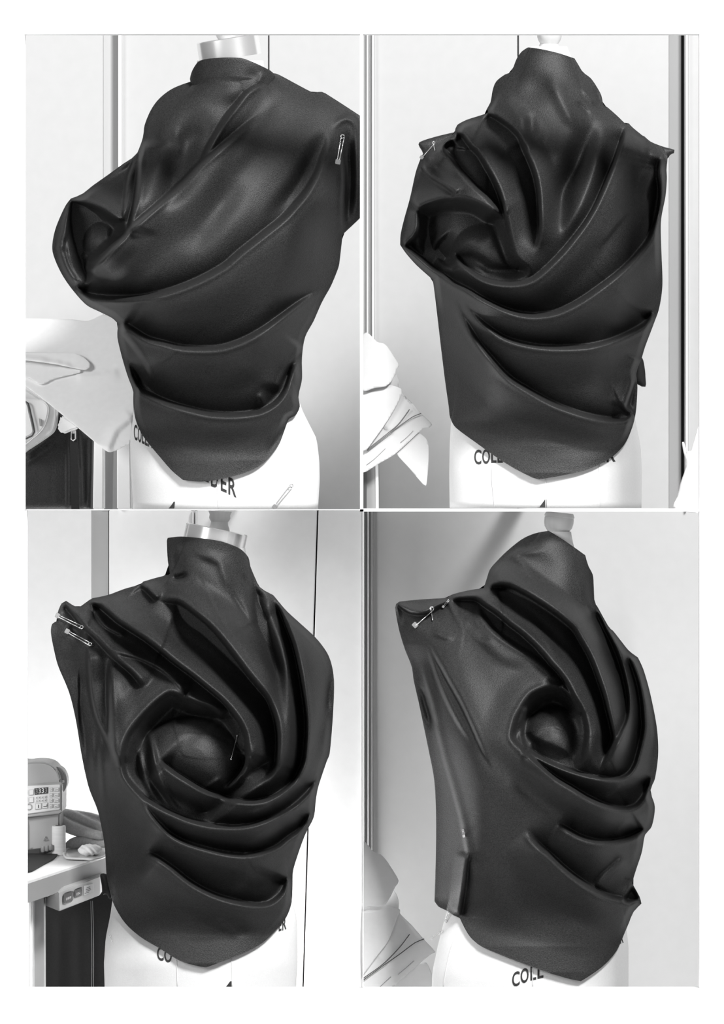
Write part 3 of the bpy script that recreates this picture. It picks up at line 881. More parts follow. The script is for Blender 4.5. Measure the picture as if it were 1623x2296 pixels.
F4 = [
 # hood
 ('G', [(1235,1232),(1193,1238),(1164,1238),(1153,1246),(1169,1264),(1191,1286),(1225,1318)], 9, 9),
 ('B', 1215, 1268, 40, 26, 0.5, -9),
 ('G', [(1303,1265),(1308,1310),(1314,1350),(1325,1390),(1335,1420)], 8, 12), ('G', [(1312,1350),(1325,1372),(1335,1385)], -6, 5),
 ('B', 1280, 1340, 30, 50, -0.3, 6),
 # pleats
 ('L', [(1090,1317),(1110,1307),(1140,1307),(1173,1322),(1207,1342),(1240,1364),(1264,1382),(1291,1406),(1306,1431),(1324,1462),(1337,1491),(1349,1524),(1360,1557),(1368,1590),(1376,1624),(1381,1652),(1375,1674),(1361,1707),(1346,1744)], 'L', [36,46,52,52,48,44,30], 52, 8, {'t0':0.06,'t1':0.15,'pk':0.85,'Lp':36}),
 ('L', [(1006,1342),(1030,1336),(1069,1338),(1091,1353),(1120,1373),(1146,1395),(1175,1417),(1202,1442),(1219,1460),(1239,1484),(1258,1504),(1278,1533),(1295,1562),(1309,1586),(1317,1613),(1321,1640),(1319,1662),(1314,1690),(1303,1737)], 'L', [24,38,44,44,42,38,26], 48, 7, {'t0':0.05,'t1':0.15,'pk':0.75,'Lp':28}),
 ('G', [(1169,1380),(1195,1402),(1218,1424),(1240,1455),(1260,1486)], 9, 8),
 ('B', 1105, 1336, 26, 12, 0.1, 9),
 ('G', [(1325,1600),(1336,1635),(1328,1670),(1315,1715)], 14, 8),
 ('L', [(1339,1360),(1353,1384),(1366,1413),(1380,1442),(1393,1475),(1404,1513),(1412,1553),(1414,1586),(1410,1615),(1397,1646),(1382,1677),(1366,1715)], 'L', 30, 30, 7, {'t0':0.06,'t1':0.15,'pk':0.8,'Lp':24}),
 ('L', [(1410,1462),(1424,1495),(1435,1530),(1442,1568),(1445,1601),(1446,1635),(1440,1668),(1434,1692),(1427,1715),(1413,1737),(1393,1748),(1364,1750),(1335,1746),(1303,1739),(1266,1727),(1230,1712),(1200,1696),(1178,1681)], 'L', 28, 34, 6, {'t0':0.05,'t1':0.03,'pk':0.8,'Lp':22}),
 # eye of the spiral
 ('H', HOLE4, -64, 36),
 ('L', [(1262,1541),(1237,1537),(1210,1543),(1188,1554),(1169,1578),(1154,1605),(1146,1632),(1144,1654),(1157,1673),(1181,1698),(1210,1724),(1242,1749),(1279,1771),(1315,1793),(1352,1810),(1383,1818),(1408,1818),(1430,1810),(1447,1790),(1459,1766),(1467,1737)], 'R', [10,10,12,22,34,36,36,34,28], 66, 8, {'t0':0.03,'t1':0.05,'pk':0.7}),
 ('L', [(1256,1537),(1276,1554),(1291,1576),(1304,1604)], 'L', 16, 18, 5, {'t0':0.05,'t1':0.12,'pk':0.5}),
 ('L', [(1181,1585),(1172,1610),(1170,1637),(1171,1661),(1180,1684)], 'R', 14, 18, 4, {'t0':0.1,'t1':0.1}),
 ('E', 1238, 1696, 88, 112, 0.1, 58, HOLE4),
 # lower lips
 ('G', [(1402,1751),(1375,1776),(1340,1798)], 11, 9), ('G', [(1413,1829),(1395,1855),(1374,1886)], 11, 9),
 ('L', [(1245,1850),(1279,1871),(1303,1883),(1332,1891),(1364,1893),(1396,1888),(1425,1878),(1449,1864)], 'R', 26, 80, 8, {'t0':0.15,'t1':0.05,'pk':0.7}),
 ('L', [(1170,1862),(1200,1898),(1230,1924),(1257,1949),(1286,1973),(1315,1993),(1352,2012),(1391,2024),(1413,2027),(1436,2024)], 'R', 28, 80, 10, {'t0':0.2,'t1':0.03,'pk':0.65}),
 ('L', [(1418,1976),(1408,1996),(1393,2022)], 'R', 14, 30, 5, {'t0':0.05,'t1':0.1,'pk':1.3}),
 ('L', [(1405,1920),(1375,1950),(1355,1968),(1338,1994)], 'L', 10, 50, 10, {'t0':0.2,'t1':0.1}),
 ('G', [(1140,1700),(1200,1770),(1260,1820),(1330,1850)], -8, 26),
 ('G', [(1085,1690),(1130,1760),(1190,1830)], 7, 30),
 ('B', 1330, 2070, 70, 40, -0.3, 8), ('B', 1200, 2040, 60, 30, 0.5, -6),
 # front panel on the left, its pleats and the open side seam
 ('L', [(966,1430),(978,1460),(1004,1513),(1035,1568),(1062,1624),(1090,1685),(1120,1740)], 'L', 9, 80, 8, {'t0':0.2,'t1':0.4,'pk':0.5,'bead':1.5}),
 ('L', [(960,1445),(980,1513),(1002,1568),(1031,1624),(1069,1680)], 'L', 6, 20, 5, {'t0':0.2,'t1':0.4,'bead':1.5}),
 ('L', [(945,1480),(956,1530),(969,1579),(982,1640),(1000,1710),(1016,1766),(1035,1838),(1050,1920),(1062,1978),(1071,2045)], 'L', 4, 20, 4, {'t0':0.1,'t1':0.2,'bead':1}),
 ('G', [(936,1530),(952,1580),(975,1640)], -14, 9),
 ('L', [(1048,1910),(1042,1950),(1036,2000),(1028,2052)], 'R', 10, 30, 5, {'t0':0.1,'t1':0.02,'pk':1.0,'Lp':16}),
 ('L', [(1066,1364),(1102,1413),(1146,1446),(1191,1473),(1226,1502),(1250,1530)], 'R', 15, 50, 7, {'t0':0.1,'t1':0.1}),
 ('G', [(1000,1372),(1040,1395),(1080,1430),(1120,1470),(1180,1500)], 9, 14), ('G', [(1040,1385),(1065,1410),(1100,1440)], -10, 10), ('G', [(964,1413),(991,1424),(1020,1438)], 7, 8),
 ('L', [(892,1352),(911,1364),(924,1370),(953,1371),(982,1356),(1002,1346)], 'L', 14, 22, 5, {'t0':0.05,'t1':0.05,'pk':0.8}),
]
top4 = empty('draped_top', P(1302, 2200, Y0), 'black draped top with pointed hood, seen turned to the right, lower right', 'draped top', 'black draped tops')
sh4, _ = drape('front_drape', O4, at4, 1200, 310, F4, top4, bust=(1730, 140, 280))

# ------------------------------------------------------------------ safety pins
def safety_pin(label, coil, clasp, sheet_h, open_to=None, size=1.0, back=True):
    """wire bent round a coil, with a folded metal clasp; all points in pixels"""
    d = lambda p, o=0.0: P(p[0], p[1], Y0 - (sheet_h(p[0], p[1]) + 5 + o) * S0)
    root = empty('safety_pin', d(clasp), label, 'safety pin', 'steel safety pins')
    r = 0.0012 * size
    ux, uy = coil[0] - clasp[0], coil[1] - clasp[1]
    L = math.hypot(ux, uy)
    ux, uy = ux / L, uy / L
    nx, ny = -uy, ux
    k = 4.0 * size
    n = 10
    def along(a, b):
        return [d((a[0] + (b[0] - a[0]) * i / n, a[1] + (b[1] - a[1]) * i / n), 1.5) for i in range(n + 1)]
    tube('fixed_arm', along((clasp[0] + nx * k * 0.5, clasp[1] + ny * k * 0.5), (coil[0] + nx * k, coil[1] + ny * k)), r, 'steel', root, 6)
    ring = [d((coil[0] + k * math.cos(a * math.pi / 6), coil[1] + k * math.sin(a * math.pi / 6)), 2.5) for a in range(12)]
    tube('coil', ring, r, 'steel', root, 6, closed=True)
    e = open_to if open_to else (clasp[0] - nx * k * 0.6 + ux * 6, clasp[1] - ny * k * 0.6 + uy * 6)
    if back:
        tube('pin_arm', along((coil[0] - nx * k * 0.8, coil[1] - ny * k * 0.8), e), r * 0.9, 'steel', root, 6)
    w, l = 6.0 * size, 9.0 * size
    q = [(clasp[0] + nx * w - ux * 2, clasp[1] + ny * w - uy * 2), (clasp[0] + nx * w + ux * l, clasp[1] + ny * w + uy * l),
         (clasp[0] - nx * w + ux * l, clasp[1] - ny * w + uy * l), (clasp[0] - nx * w - ux * 2, clasp[1] - ny * w - uy * 2)]
    Yc = Y0 - (sheet_h(*clasp) + 8) * S0
    slab('clasp', q, Yc - 0.002, Yc + 0.002, 'steel', root, bevel=0.0008)
    return root

safety_pin('steel safety pin hanging upright at the shoulder of the upper left top', (768, 306), (757, 366), sh1.at)
tf1 = lambda x, y: (Y0 - surf1(x, y)) / S0
safety_pin('steel safety pin lying on the bare hip of the upper left form', (653, 1089), (614, 1139), tf1, size=0.9)
safety_pin('thin open safety pin on the left shoulder flap, upper right', (972, 320), (944, 354), sh2.at, open_to=(975, 337), size=0.7)
safety_pin('upper of two slanting safety pins at the lower left arm opening', (183, 1406), (126, 1379), sh3.at, size=0.9)
safety_pin('lower of two slanting safety pins at the lower left arm opening', (202, 1444), (148, 1414), sh3.at, size=0.9)
safety_pin('open steel safety pin at the shoulder fold of the hooded top', (968, 1365), (928, 1404), sh4.at, open_to=(970, 1391))
safety_pin('tiny safety pin tucked beside the hooded top shoulder pleat', (1005, 1347), (993, 1361), sh4.at, size=0.45)
safety_pin('tiny safety pin on the side seam of the hooded top', (1038, 1862), (1040, 1876), sh4.at, size=0.5)
tf4 = lambda x, y: (Y0 - surf4(x, y)) / S0
safety_pin('dark safety pin at the torn hem beside the lower right hip', (1008, 2046), (998, 2066), tf4, size=0.6)
safety_pin('light safety pin sticking out left of the lower right hip', (990, 2088), (964, 2106), tf4, size=0.6)
def straight_pin(label, a, b, hf):
    d = lambda p: P(p[0], p[1], Y0 - (hf(*p) + 6) * S0)
    root = empty('straight_pin', d(b), label, 'pin')
    tube('shaft', [d((a[0] + (b[0] - a[0]) * i / 8, a[1] + (b[1] - a[1]) * i / 8)) for i in range(9)], 0.0008, 'steel', root, 6)
    c = d(b)
    bm = bmesh.new(); bmesh.ops.create_icosphere(bm, subdivisions=2, radius=0.0022)
    bmesh.ops.translate(bm, verts=bm.verts, vec=c)
    me = bpy.data.meshes.new('head'); bm.to_mesh(me); bm.free()
    link('head', me, 'steel', root, smooth=True)
straight_pin('thin straight pin standing inside the lower left spiral', (532, 1648), (518, 1702), sh3.at)
tf3 = lambda x, y: (Y0 - surf3(x, y)) / S0
straight_pin('white headed pin in the hip below the lower left hem', (252, 2112), (247, 2099), tf3)

# ------------------------------------------------------------------ paper and clutter, upper left
def paper(name, outline, label, cat, y_at, relief=(), m='paper', group=None, thick=0.0015, g=5.0, edge=(0.5, 8)):
    sh = Sheet(outline, g, smooth=False) if len(outline) < 6 else Sheet(outline, g)
    Fz = np.zeros(sh.X.shape)
    for f in relief:
        sh.add(f, Fz)
    sh.h = Fz + edge[0] * np.sqrt(1 - (1 - np.clip(sh.d / edge[1], 0, 1)) ** 2)
    o = sh.build(name, 0, m, None, thick=thick, yfun=y_at)
    tag(o, label, cat, group)
    o['sheet'] = 1
    del o['sheet']
    return o, sh

def slope(ya, Ya, yb, Yb):
    return lambda x, y: Ya + (Yb - Ya) * (np.asarray(y) - ya) / (yb - ya)

slopeA = slope(705, 0.66, 1015, 0.46)
big_paper, shp = paper('pattern_paper', [(40,714),(55,714),(158,716),(198,719),(234,705),(262,716),(300,735),(306,830),(302,900),(298,933),(294,988),(275,1003),(260,1010),(241,1013),(178,962),(110,906),(55,864),(40,853)],
      'large white paper sheet sloping over the table edge, upper left', 'paper', slopeA,
      [('L', [(241,1010),(252,985),(260,966),(278,950),(298,934)], 'L', 6, 30, 6, {'t0':0.05,'t1':0.05}), ('L', [(166,838),(200,840),(228,838),(268,828)], 'R', 4, 40, 3), ('L', [(92,862),(130,845),(160,836)], 'L', 3, 30, 3)], thick=0.003)
paper('folded_paper', [(40,789),(60,789),(115,790),(150,791),(172,793),(190,803),(202,815),(203,822),(192,829),(172,827),(130,818),(90,812),(55,808),(40,808)],
      'crumpled white paper lying on top of the large sheet', 'paper', lambda x, y: slopeA(x, y) - 0.012,
      [('L', [(50,806),(90,808),(130,814),(170,824)], 'R', 5, 14, 3), ('L', [(45,801),(80,802),(105,800)], 'R', 4, 16, 3)])
paper('folded_paper', [(40,816),(60,816),(100,820),(140,824),(165,826),(185,832),(170,838),(150,842),(120,850),(92,862),(70,850),(40,836)],
      'flat white paper tucked under the crumpled one', 'paper', lambda x, y: slopeA(x, y) - 0.006)
# table board carrying the paper
t1 = empty('work_table', P(150, 1140, 0.58), 'narrow work table hidden under the white pattern paper', 'table')
slab('table_board', [(40, 735), (295, 745), (295, 895), (115, 895), (55, 850), (40, 840)], 0.02, 0.035, 'tabletop', t1, yfun=lambda x, y: float(slopeA(x, y)))
slab('table_leg', [(262, 990), (292, 975), (294, 1142), (262, 1142)], 0.56, 0.60, 'bead_white', t1, bevel=0.002)
slab('table_leg', [(211, 985), (232, 1000), (232, 1142), (208, 1142)], 0.56, 0.60, 'bead_white', t1, bevel=0.002)
slab('shade_strip', [(232, 1000), (254, 1012), (252, 1142), (232, 1142)], 0.62, 0.63, 'jamb_grey', t1)  # grey strip added for the shade in the gap between the legs

bag = empty('zip_bag', P(130, 1142, 0.5), 'dark cloth bag with a zip hanging under the table paper', 'bag')
sb = Sheet([(40,1020),(70,1003),(95,985),(120,960),(125,920),(150,938),(180,963),(207,986),(206,1060),(205,1100),(205,1142),(40,1142)], 4.0, smooth=False)
Fz = np.zeros(sb.X.shape)
for f in (('L', [(151,972),(154,1040),(154,1142)], 'L', 8, 14, 3, {'t0':0,'t1':0}), ('L', [(179,968),(183,1050),(186,1142)], 'L', 7, 18, 3, {'t0':0,'t1':0}), ('L', [(203,985),(202,1060),(198,1142)], 'L', 7, 10, 3, {'t0':0,'t1':0}),
          ('L', [(52,1042),(90,1015),(125,990)], 'R', 7, 16, 4), ('L', [(48,1030),(85,1005),(120,975)], 'R', 5, 12, 4)):
    sb.add(f, Fz)
sb.h = Fz + 14 * np.sqrt(1 - (1 - np.clip(sb.d / 22, 0, 1)) ** 2)
sb.build('bag_body', 0.63, 'cloth', bag, thick=0.03)
slab('zipper_tape', [(156, 962), (172, 968), (178, 1142), (160, 1142)], 0.570, 0.575, 'cloth_dark', bag)
zp = tube('zipper_pull', [P(x, y, 0.565) for x, y in ((160, 966), (169, 966), (169, 984), (164, 988), (160, 985))], 0.0016, 'steel', bag, 6, closed=True)
slab('zipper_slider', [(162, 963), (168, 963), (168, 972), (162, 972)], 0.562, 0.568, 'steel', bag)

box = empty('plastic_case', P(90, 1000, 0.5), 'clear plastic case with dark rimmed lid above the dark bag', 'case')
slab('case_body', [(40,870),(55,872),(92,896),(110,905),(125,916),(124,950),(117,968),(95,985),(60,1008),(40,1020)], 0.56, 0.60, 'plastic_clear', box, bevel=0.004, smooth=True)
slab('case_lip', [(40,900),(70,895),(95,898),(108,912),(106,935),(97,958),(76,980),(40,998)], 0.545, 0.56, 'tissue', box, bevel=0.004, smooth=True)
slab('lid_window', [(40,903),(60,904),(66,925),(73,955),(74,970),(64,978),(40,985)], 0.538, 0.546, 'bead_white', box, bevel=0.002, smooth=True)
tube('lid_seal', [P(x, y, 0.536) for x, y in ((56, 900), (63, 905), (68, 925), (74, 952), (77, 968), (72, 977), (60, 983), (40, 988))], 0.0018, 'switch_dark', box, 6)
slab('latch', [(87, 938), (92, 940), (93, 955), (89, 955)], 0.536, 0.546, 'plastic_grey', box)
o = slab('plastic_scrap', [(136,932),(150,938),(176,958),(160,965),(140,972),(128,957),(134,945)], 0.53, 0.55, 'plastic_clear', None, bevel=0.003, smooth=True)
tag(o, 'small crumpled clear plastic piece hanging above the zip pull', 'plastic scrap')

# ------------------------------------------------------------------ paper, upper right and lower right
def hang_papers(which, A, B, ov, C, lines, faint, ya, yb):
    s = slope(ya, 0.38, yb, 0.29) if which == 'U' else slope(ya, 0.60, yb, 0.50)
    w = 'upper right' if which == 'U' else 'lower right'
    paper('pattern_paper', C, 'pale curved pattern piece hanging lowest at the left, ' + w, 'paper', lambda x, y: s(x, y) + 0.004, m='paper_toned_down' if which == 'U' else 'paper_grey')
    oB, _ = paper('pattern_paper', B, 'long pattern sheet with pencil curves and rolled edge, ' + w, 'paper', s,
                  [('L', [B[3], B[5], B[6]], 'L', 4, 30, 4), ('L', [ov[0], ov[1], ov[2], ov[3]], 'L', 5, 60, 6, {'t0':0.05,'t1':0.05})], m='paper_toned_down' if which == 'U' else 'paper_grey')
    for l in lines:
        c = crom(l, False, 8)
        tube('pencil_line', [P(x, y, float(s(x, y)) - 0.006) for x, y in c], 0.0009, 'pencil', oB, 5)
    for l in faint:
        c = crom(l, False, 8)
        tube('pencil_line', [P(x, y, float(s(x, y)) - 0.002) for x, y in c], 0.0005, 'plastic_grey', oB, 5)
    paper('folded_paper', ov, 'smooth bright sheet folded over the pencilled one, ' + w, 'paper', lambda x, y: s(x, y) - 0.012, m='paper_toned_down' if which == 'U' else 'paper')
    paper('folded_paper', A, 'rounded bright sheet on top of the paper pile, ' + w, 'paper', lambda x, y: s(x, y) - 0.02, [('B', A[0][0] + 20, A[0][1] + 70, 50, 50, 0, 6)], m='paper_toned_down' if which == 'U' else 'paper')

hang_papers('U',
    [(813,753),(822,745),(833,754),(847,768),(858,769),(869,778),(884,801),(895,820),(888,829),(886,838),(878,854),(865,866),(840,870),(813,874)],
    [(813,860),(865,850),(886,838),(895,856),(897,876),(926,906),(944,927),(969,952),(962,959),(955,957),(937,971),(887,1017),(847,1041),(822,1057),(813,1060)],
    [(899,872),(896,893),(878,928),(858,959),(832,995),(822,1008),(813,1012),(813,866),(865,862)],
    [(930,965),(942,972),(951,979),(959,990),(961,1015),(959,1059),(955,1090),(949,1087),(920,1053),(889,1018),(885,1005)],
    [[(918,918),(893,951),(867,973),(823,1008)], [(944,927),(926,934),(893,957),(860,982),(823,1011)]],
    [[(926,966),(912,980),(898,992)], [(864,1005),(840,1028),(822,1042)]], 745, 1090)
hang_papers('D',
    [(813,1885),(825,1895),(839,1912),(852,1915),(862,1924),(873,1939),(894,1975),(887,1987),(882,1997),(871,2018),(858,2032),(826,2034),(813,2036)],
    [(813,2020),(862,2015),(882,1997),(894,2020),(895,2045),(925,2077),(949,2105),(976,2135),(967,2139),(940,2161),(879,2215),(850,2240),(813,2250)],
    [(897,2040),(892,2053),(870,2110),(843,2146),(815,2184),(813,2186),(813,2030),(860,2028)],
    [(930,2160),(945,2158),(955,2158),(964,2173),(969,2196),(969,2240),(870,2240),(872,2215)],
    [[(918,2095),(895,2125),(858,2162),(815,2193)], [(951,2105),(930,2114),(895,2140),(855,2168),(815,2197)]],
    [[(928,2154),(910,2170),(892,2185)], [(876,2190),(850,2214)]], 1885, 2240)
t2 = empty('work_table', P(828, 1141, 0.36), 'dark edged table end under the hanging paper, upper right', 'table')
slab('table_leg', [(815, 1030), (822, 1036), (822, 1141), (815, 1141)], 0.33, 0.38, 'switch_dark', t2)
slab('side_panel', [(822, 1045), (840, 1040), (841.5, 1141), (822, 1141)], 0.34, 0.38, 'table_edge', t2)
slab('corner_strip', [(841.5, 1040), (848, 1040), (849, 1141), (842, 1141)], 0.34, 0.38, 'bead_white', t2)
slab('table_board', [(813, 760), (840, 775), (870, 860), (880, 900), (850, 1030), (813, 1050)], 0.40, 0.42, 'tabletop', t2)
rr = lambda x, y: 0.52 + 0.0
paper('paper_roll', [(1575,918),(1568,944),(1557,986),(1545,1024),(1538,1008),(1532,987),(1529,992),(1533,1015),(1539,1041),(1526,1083),(1519,1112),(1512,1139),(1590,1139),(1590,920)],
      'white paper standing at the far right edge, upper right', 'paper', rr, [('G', [(1560,985),(1548,1030),(1536,1075),(1522,1135)], 16, 14, 22)], m='paper', thick=0.004)

# ------------------------------------------------------------------ sewing corner, lower left
ZT = -0.630
tbl = empty('sewing_table', onz(140, 1950, ZT), 'grey edged sewing table with switch box beside lower left form', 'table')
top_px = [(30, 1987), (240, 1918), (250, 1897), (30, 1899)]
V = [onz(x, y, ZT) for x, y in top_px]
V2 = [(a, b, c - 0.004) for a, b, c in V]
me = mesh('table_top', V + V2, [(0, 1, 2, 3), (7, 6, 5, 4), (0, 4, 5, 1), (1, 5, 6, 2), (2, 6, 7, 3), (3, 7, 4, 0)]); fix_normals(me)
link('table_top', me, 'tabletop', tbl)
A_, B_ = V[0], V[1]
hh = 0.033
Ve = []
for q in V:
    Ve.append((q[0], q[1], ZT - 0.004))
for q in V:
    Ve.append((q[0], q[1], ZT - 0.004 - hh))
me = mesh('table_edge', Ve, [(0, 1, 2, 3), (7, 6, 5, 4), (0, 4, 5, 1), (1, 5, 6, 2), (2, 6, 7, 3), (3, 7, 4, 0)]); fix_normals(me)
link('table_edge', me, 'table_edge', tbl)
slab('table_leg', [(64, 2000), (72, 2000), (72, 2290), (64, 2290)], 0.20, 0.26, 'panel_pale', tbl, bevel=0.002)
slab('leg_panel', [(72, 1995), (98, 1995), (99, 2290), (72, 2290)], 0.24, 0.27, 'plastic_grey', tbl)
fy = lambda x, y: 0.16 + 0.22 * (x - 131) / 93.0
def quadbox():
    Fv = [P(131, 2000, fy(131, 0)), P(224, 1964, fy(224, 0)), P(224, 2008, fy(224, 0)), P(133, 2044, fy(133, 0))]
    Lv = [P(102, 2013, 0.26), P(103, 2032, 0.26)]
    Bk = [(Fv[0][0], 0.48, Fv[0][2]), (Fv[1][0], 0.48, Fv[1][2]), (Fv[2][0], 0.48, Fv[2][2]), (Fv[3][0], 0.48, Fv[3][2]), (Lv[0][0], 0.48, Lv[0][2]), (Lv[1][0], 0.48, Lv[1][2])]
    vs = Fv + Lv + Bk
    fs = [(0, 1, 2, 3), (4, 0, 3, 5), (1, 7, 8, 2), (0, 4, 10, 6), (0, 6, 7, 1), (3, 2, 8, 9), (5, 3, 9, 11), (4, 5, 11, 10), (6, 10, 11, 9), (7, 6, 9, 8)]
    me = mesh('switch_box', vs, fs)
    bm = bmesh.new(); bm.from_mesh(me); bmesh.ops.recalc_face_normals(bm, faces=bm.faces)
    bmesh.ops.bevel(bm, geom=list(bm.edges), offset=0.0015, segments=2, affect='EDGES', clamp_overlap=True)
    bm.to_mesh(me); bm.free()
    return link('switch_box', me, 'machine_grey', tbl)
sbx = quadbox()
sl = -36.0 / 93
b1 = slab('off_switch', [(142, 2004), (160, 1998), (163, 2001), (163, 2020), (145, 2027), (141, 2024)], -0.010, 0.004, 'switch_dark', sbx, yfun=fy, bevel=0.0015)
b2 = slab('on_switch', [(166, 1995), (183, 1989), (184, 2008), (166, 2015)], -0.008, 0.004, 'switch_dark', sbx, yfun=fy, bevel=0.0015)
slab('rating_label', [(188, 1987), (208, 1981), (209, 1999), (188, 2008)], -0.005, 0.002, 'label_print', sbx, yfun=fy)
for i, ch in enumerate('OFF'):
    letter('switch_letter', ch, 148 + i * 4.2, 2019 - i * 1.6, 3.3, 5.5, sl, lambda x, y: fy(x, y) - 0.0112, 'digit_bright', sbx, bold=False)
for i, ch in enumerate('ON'):
    letter('switch_letter', ch, 171 + i * 4.8, 2008 - i * 1.8, 3.6, 5.5, sl, lambda x, y: fy(x, y) - 0.0092, 'digit_bright', sbx, bold=False)
for i, (a, b) in enumerate(((194, 202), (192, 203), (193, 204), (190, 200))):
    yy = 1992 + i * 3.6 - (a - 190) * 0.36
    slab('print_line', [(a, yy), (b, yy - (b - a) * 0.37), (b, yy - (b - a) * 0.37 + 1.4), (a, yy + 1.4)], -0.0058, 0, 'pencil', sbx, yfun=fy)

# hanging dark cloth under the table
dk = empty('dark_garment', P(160, 2230, 0.56), 'black cloth hanging under the sewing table', 'cloth')
sd = Sheet([(95,2003),(130,1998),(245,1964),(262,2020),(250,2080),(245,2150),(245,2330),(95,2330)], 5.0, smooth=False)
Fz = np.zeros(sd.X.shape)
for f in (('G', [(130,2020),(134,2120),(130,2320)], 6, 12), ('G', [(180,2010),(176,2120),(180,2320)], 5, 10)):
    sd.add(f, Fz)
sd.h = Fz + 4
sd.build('cloth_panel', 0.54, 'cloth_dark', dk, thick=0.006)
for x in (203.5, 207.5):
    tube('stitch_line', [P(x + 4 * math.sin(i * 0.2) - i * 0.2, 2020 + i * 20, 0.53) for i in range(14)], 0.0006, 'plastic_grey', dk, 5)

# sewing machine
mc = empty('sewing_machine', onz(95, 1912, ZT), 'grey sewing machine with display panel at lower left edge', 'sewing machine')
my = 0.46
slab('arm_hood', [(30, 1712), (60, 1710), (80, 1708), (100, 1709), (113, 1713), (123, 1721), (132, 1735), (137, 1754), (137, 1762), (30, 1768)], my, my + 0.09, 'machine_grey', mc, bevel=0.006, smooth=True)
slab('panel_frame', [(30, 1762), (137, 1754), (139, 1757), (139, 1820), (134, 1825), (30, 1836)], my - 0.004, my + 0.08, 'machine_grey', mc, bevel=0.003)
pn = slab('control_panel', [(30, 1764), (135, 1759), (135, 1815), (30, 1830)], my - 0.007, my, 'panel_pale', mc, bevel=0.001)
slab('lower_body', [(30, 1834), (134, 1822), (134, 1850), (128, 1880), (114, 1902), (30, 1922)], my + 0.006, my + 0.08, 'machine_grey', mc, bevel=0.003)
slab('needle_column', [(30, 1840), (60, 1840), (62, 1850), (62, 1903), (56, 1912), (30, 1915)], my + 0.002, my + 0.03, 'switch_dark', mc)
slab('base_plate', [(30, 1910), (118, 1899), (118, 1908), (100, 1915), (30, 1920)], my - 0.004, my + 0.06, 'switch_dark', mc)
# hand wheel: a thick disc with its hub and a bright bolt
hw = slab('hand_wheel', [(126 + 24 * math.cos(a * math.pi / 14), 1752 + 33 * math.sin(a * math.pi / 14)) for a in range(28)], my + 0.02, my + 0.06, 'machine_grey', mc, bevel=0.003)
slab('wheel_slot', [(124, 1726), (127, 1727), (134, 1748), (132, 1749)], my - 0.006, my + 0.02, 'plastic_grey', hw)
lathe('wheel_bolt', [(1.0, 1749), (3.2, 1750), (3.2, 1754), (1.0, 1755)], 141, my + 0.014, 'bead_white', hw, 12)
pz = my - 0.0075
ds = slab('display', [(77, 1768), (108, 1765), (107.5, 1779), (78, 1782)], pz - 0.0005, pz + 0.002, 'display_dark', pn, smooth=False)
for i in range(4):
    letter('display_digit', '3', 79.5 + i * 7.0, 1779.5 - i * 0.7, 4.8, 10.5, -0.1, lambda x, y: pz - 0.0006, 'digit_bright' if i in (1, 2) else 'digit_dim', pn, bold=False)
def button(x0, y0, x1, y1):
    slab('button', [(x0, y0), (x1, y0 - 0.08 * (x1 - x0)), (x1, y1 - 0.08 * (x1 - x0)), (x0, y1)], pz - 0.001, pz + 0.002, 'machine_grey', pn)
    slab('button_face', [(x0 + 0.8, y0 + 0.8), (x1 - 0.8, y0 + 0.8 - 0.08 * (x1 - x0)), (x1 - 0.8, y1 - 0.8 - 0.08 * (x1 - x0)), (x0 + 0.8, y1 - 0.8)], pz - 0.0016, pz, 'panel_pale', pn)
for r_ in range(4):
    for c_, w_ in ((111, 7.5), (121, 11)):
        y_ = 1767 + r_ * 12.2
        button(c_, y_, c_ + w_, y_ + 8)
        slab('button_icon', [(c_ + 2, y_ + 4), (c_ + w_ - 2, y_ + 2.6), (c_ + w_ - 2, y_ + 4), (c_ + 2, y_ + 5.4)], pz - 0.002, pz, 'plastic_grey', pn)
for r_ in range(2):
    for c_ in range(4):
        x_ = 80 + c_ * 6.6
        y_ = 1786.5 + r_ * 7 - c_ * 0.5
        slab('key', [(x_, y_), (x_ + 4.2, y_ - 0.3), (x_ + 4.2, y_ + 4.4), (x_, y_ + 4.7)], pz - 0.0012, pz + 0.001, 'label_print', pn)
        slab('key_mark', [(x_ + 1.4, y_ + 1.4), (x_ + 2.8, y_ + 1.3), (x_ + 2.8, y_ + 3.4), (x_ + 1.4, y_ + 3.5)], pz - 0.0016, pz, 'pencil', pn)
for y_ in (1771, 1788):
    button(52, y_ + 1, 62, y_ + 12)
    button(65, y_, 75.5, y_ + 12)
button(79, 1802, 92.5, 1815)
button(94.5, 1800.5, 107, 1813)
slab('button_icon', [(85, 1804.5), (87.2, 1804.3), (87.2, 1811.3), (85, 1811.6)], pz - 0.002, pz, 'pencil', pn)
slab('button_icon', [(97, 1807.6), (104.5, 1806.8), (104.5, 1803.5), (105.8, 1803.4), (105.8, 1808.4), (97, 1809.2)], pz - 0.002, pz, 'pencil', pn)
tube('round_button', [P(65 + 6.5 * math.cos(a * math.pi / 10), 1809 + 6.5 * math.sin(a * math.pi / 10), pz - 0.001) for a in range(20)], 0.0006, 'plastic_grey', pn, 5, closed=True)
tube('warning_triangle', [P(x, y, my + 0.004) for x, y in ((103, 1875), (98, 1885), (108, 1884))], 0.0006, 'pencil', mc, 5, closed=True)
letter('warning_mark', '!', 102.4, 1883, 1.2, 6, 0, lambda x, y: my + 0.0045, 'pencil', mc, bold=False)
for i, ch in enumerate('CE'):
    letter('maker_mark', ch, 66 + i * 4.4, 1907 - i * 0.8, 3.6, 5, -0.2, lambda x, y: my + 0.0055, 'pencil', mc, bold=False)
for i in range(3):
    lathe('thread_knob', [(4.5, 1898 - i * 2), (5, 1900 - i * 2), (5, 1908 - i * 2), (3.5, 1911 - i * 2)], 96 + i * 9, my - 0.01, 'plastic_grey', mc, 14)

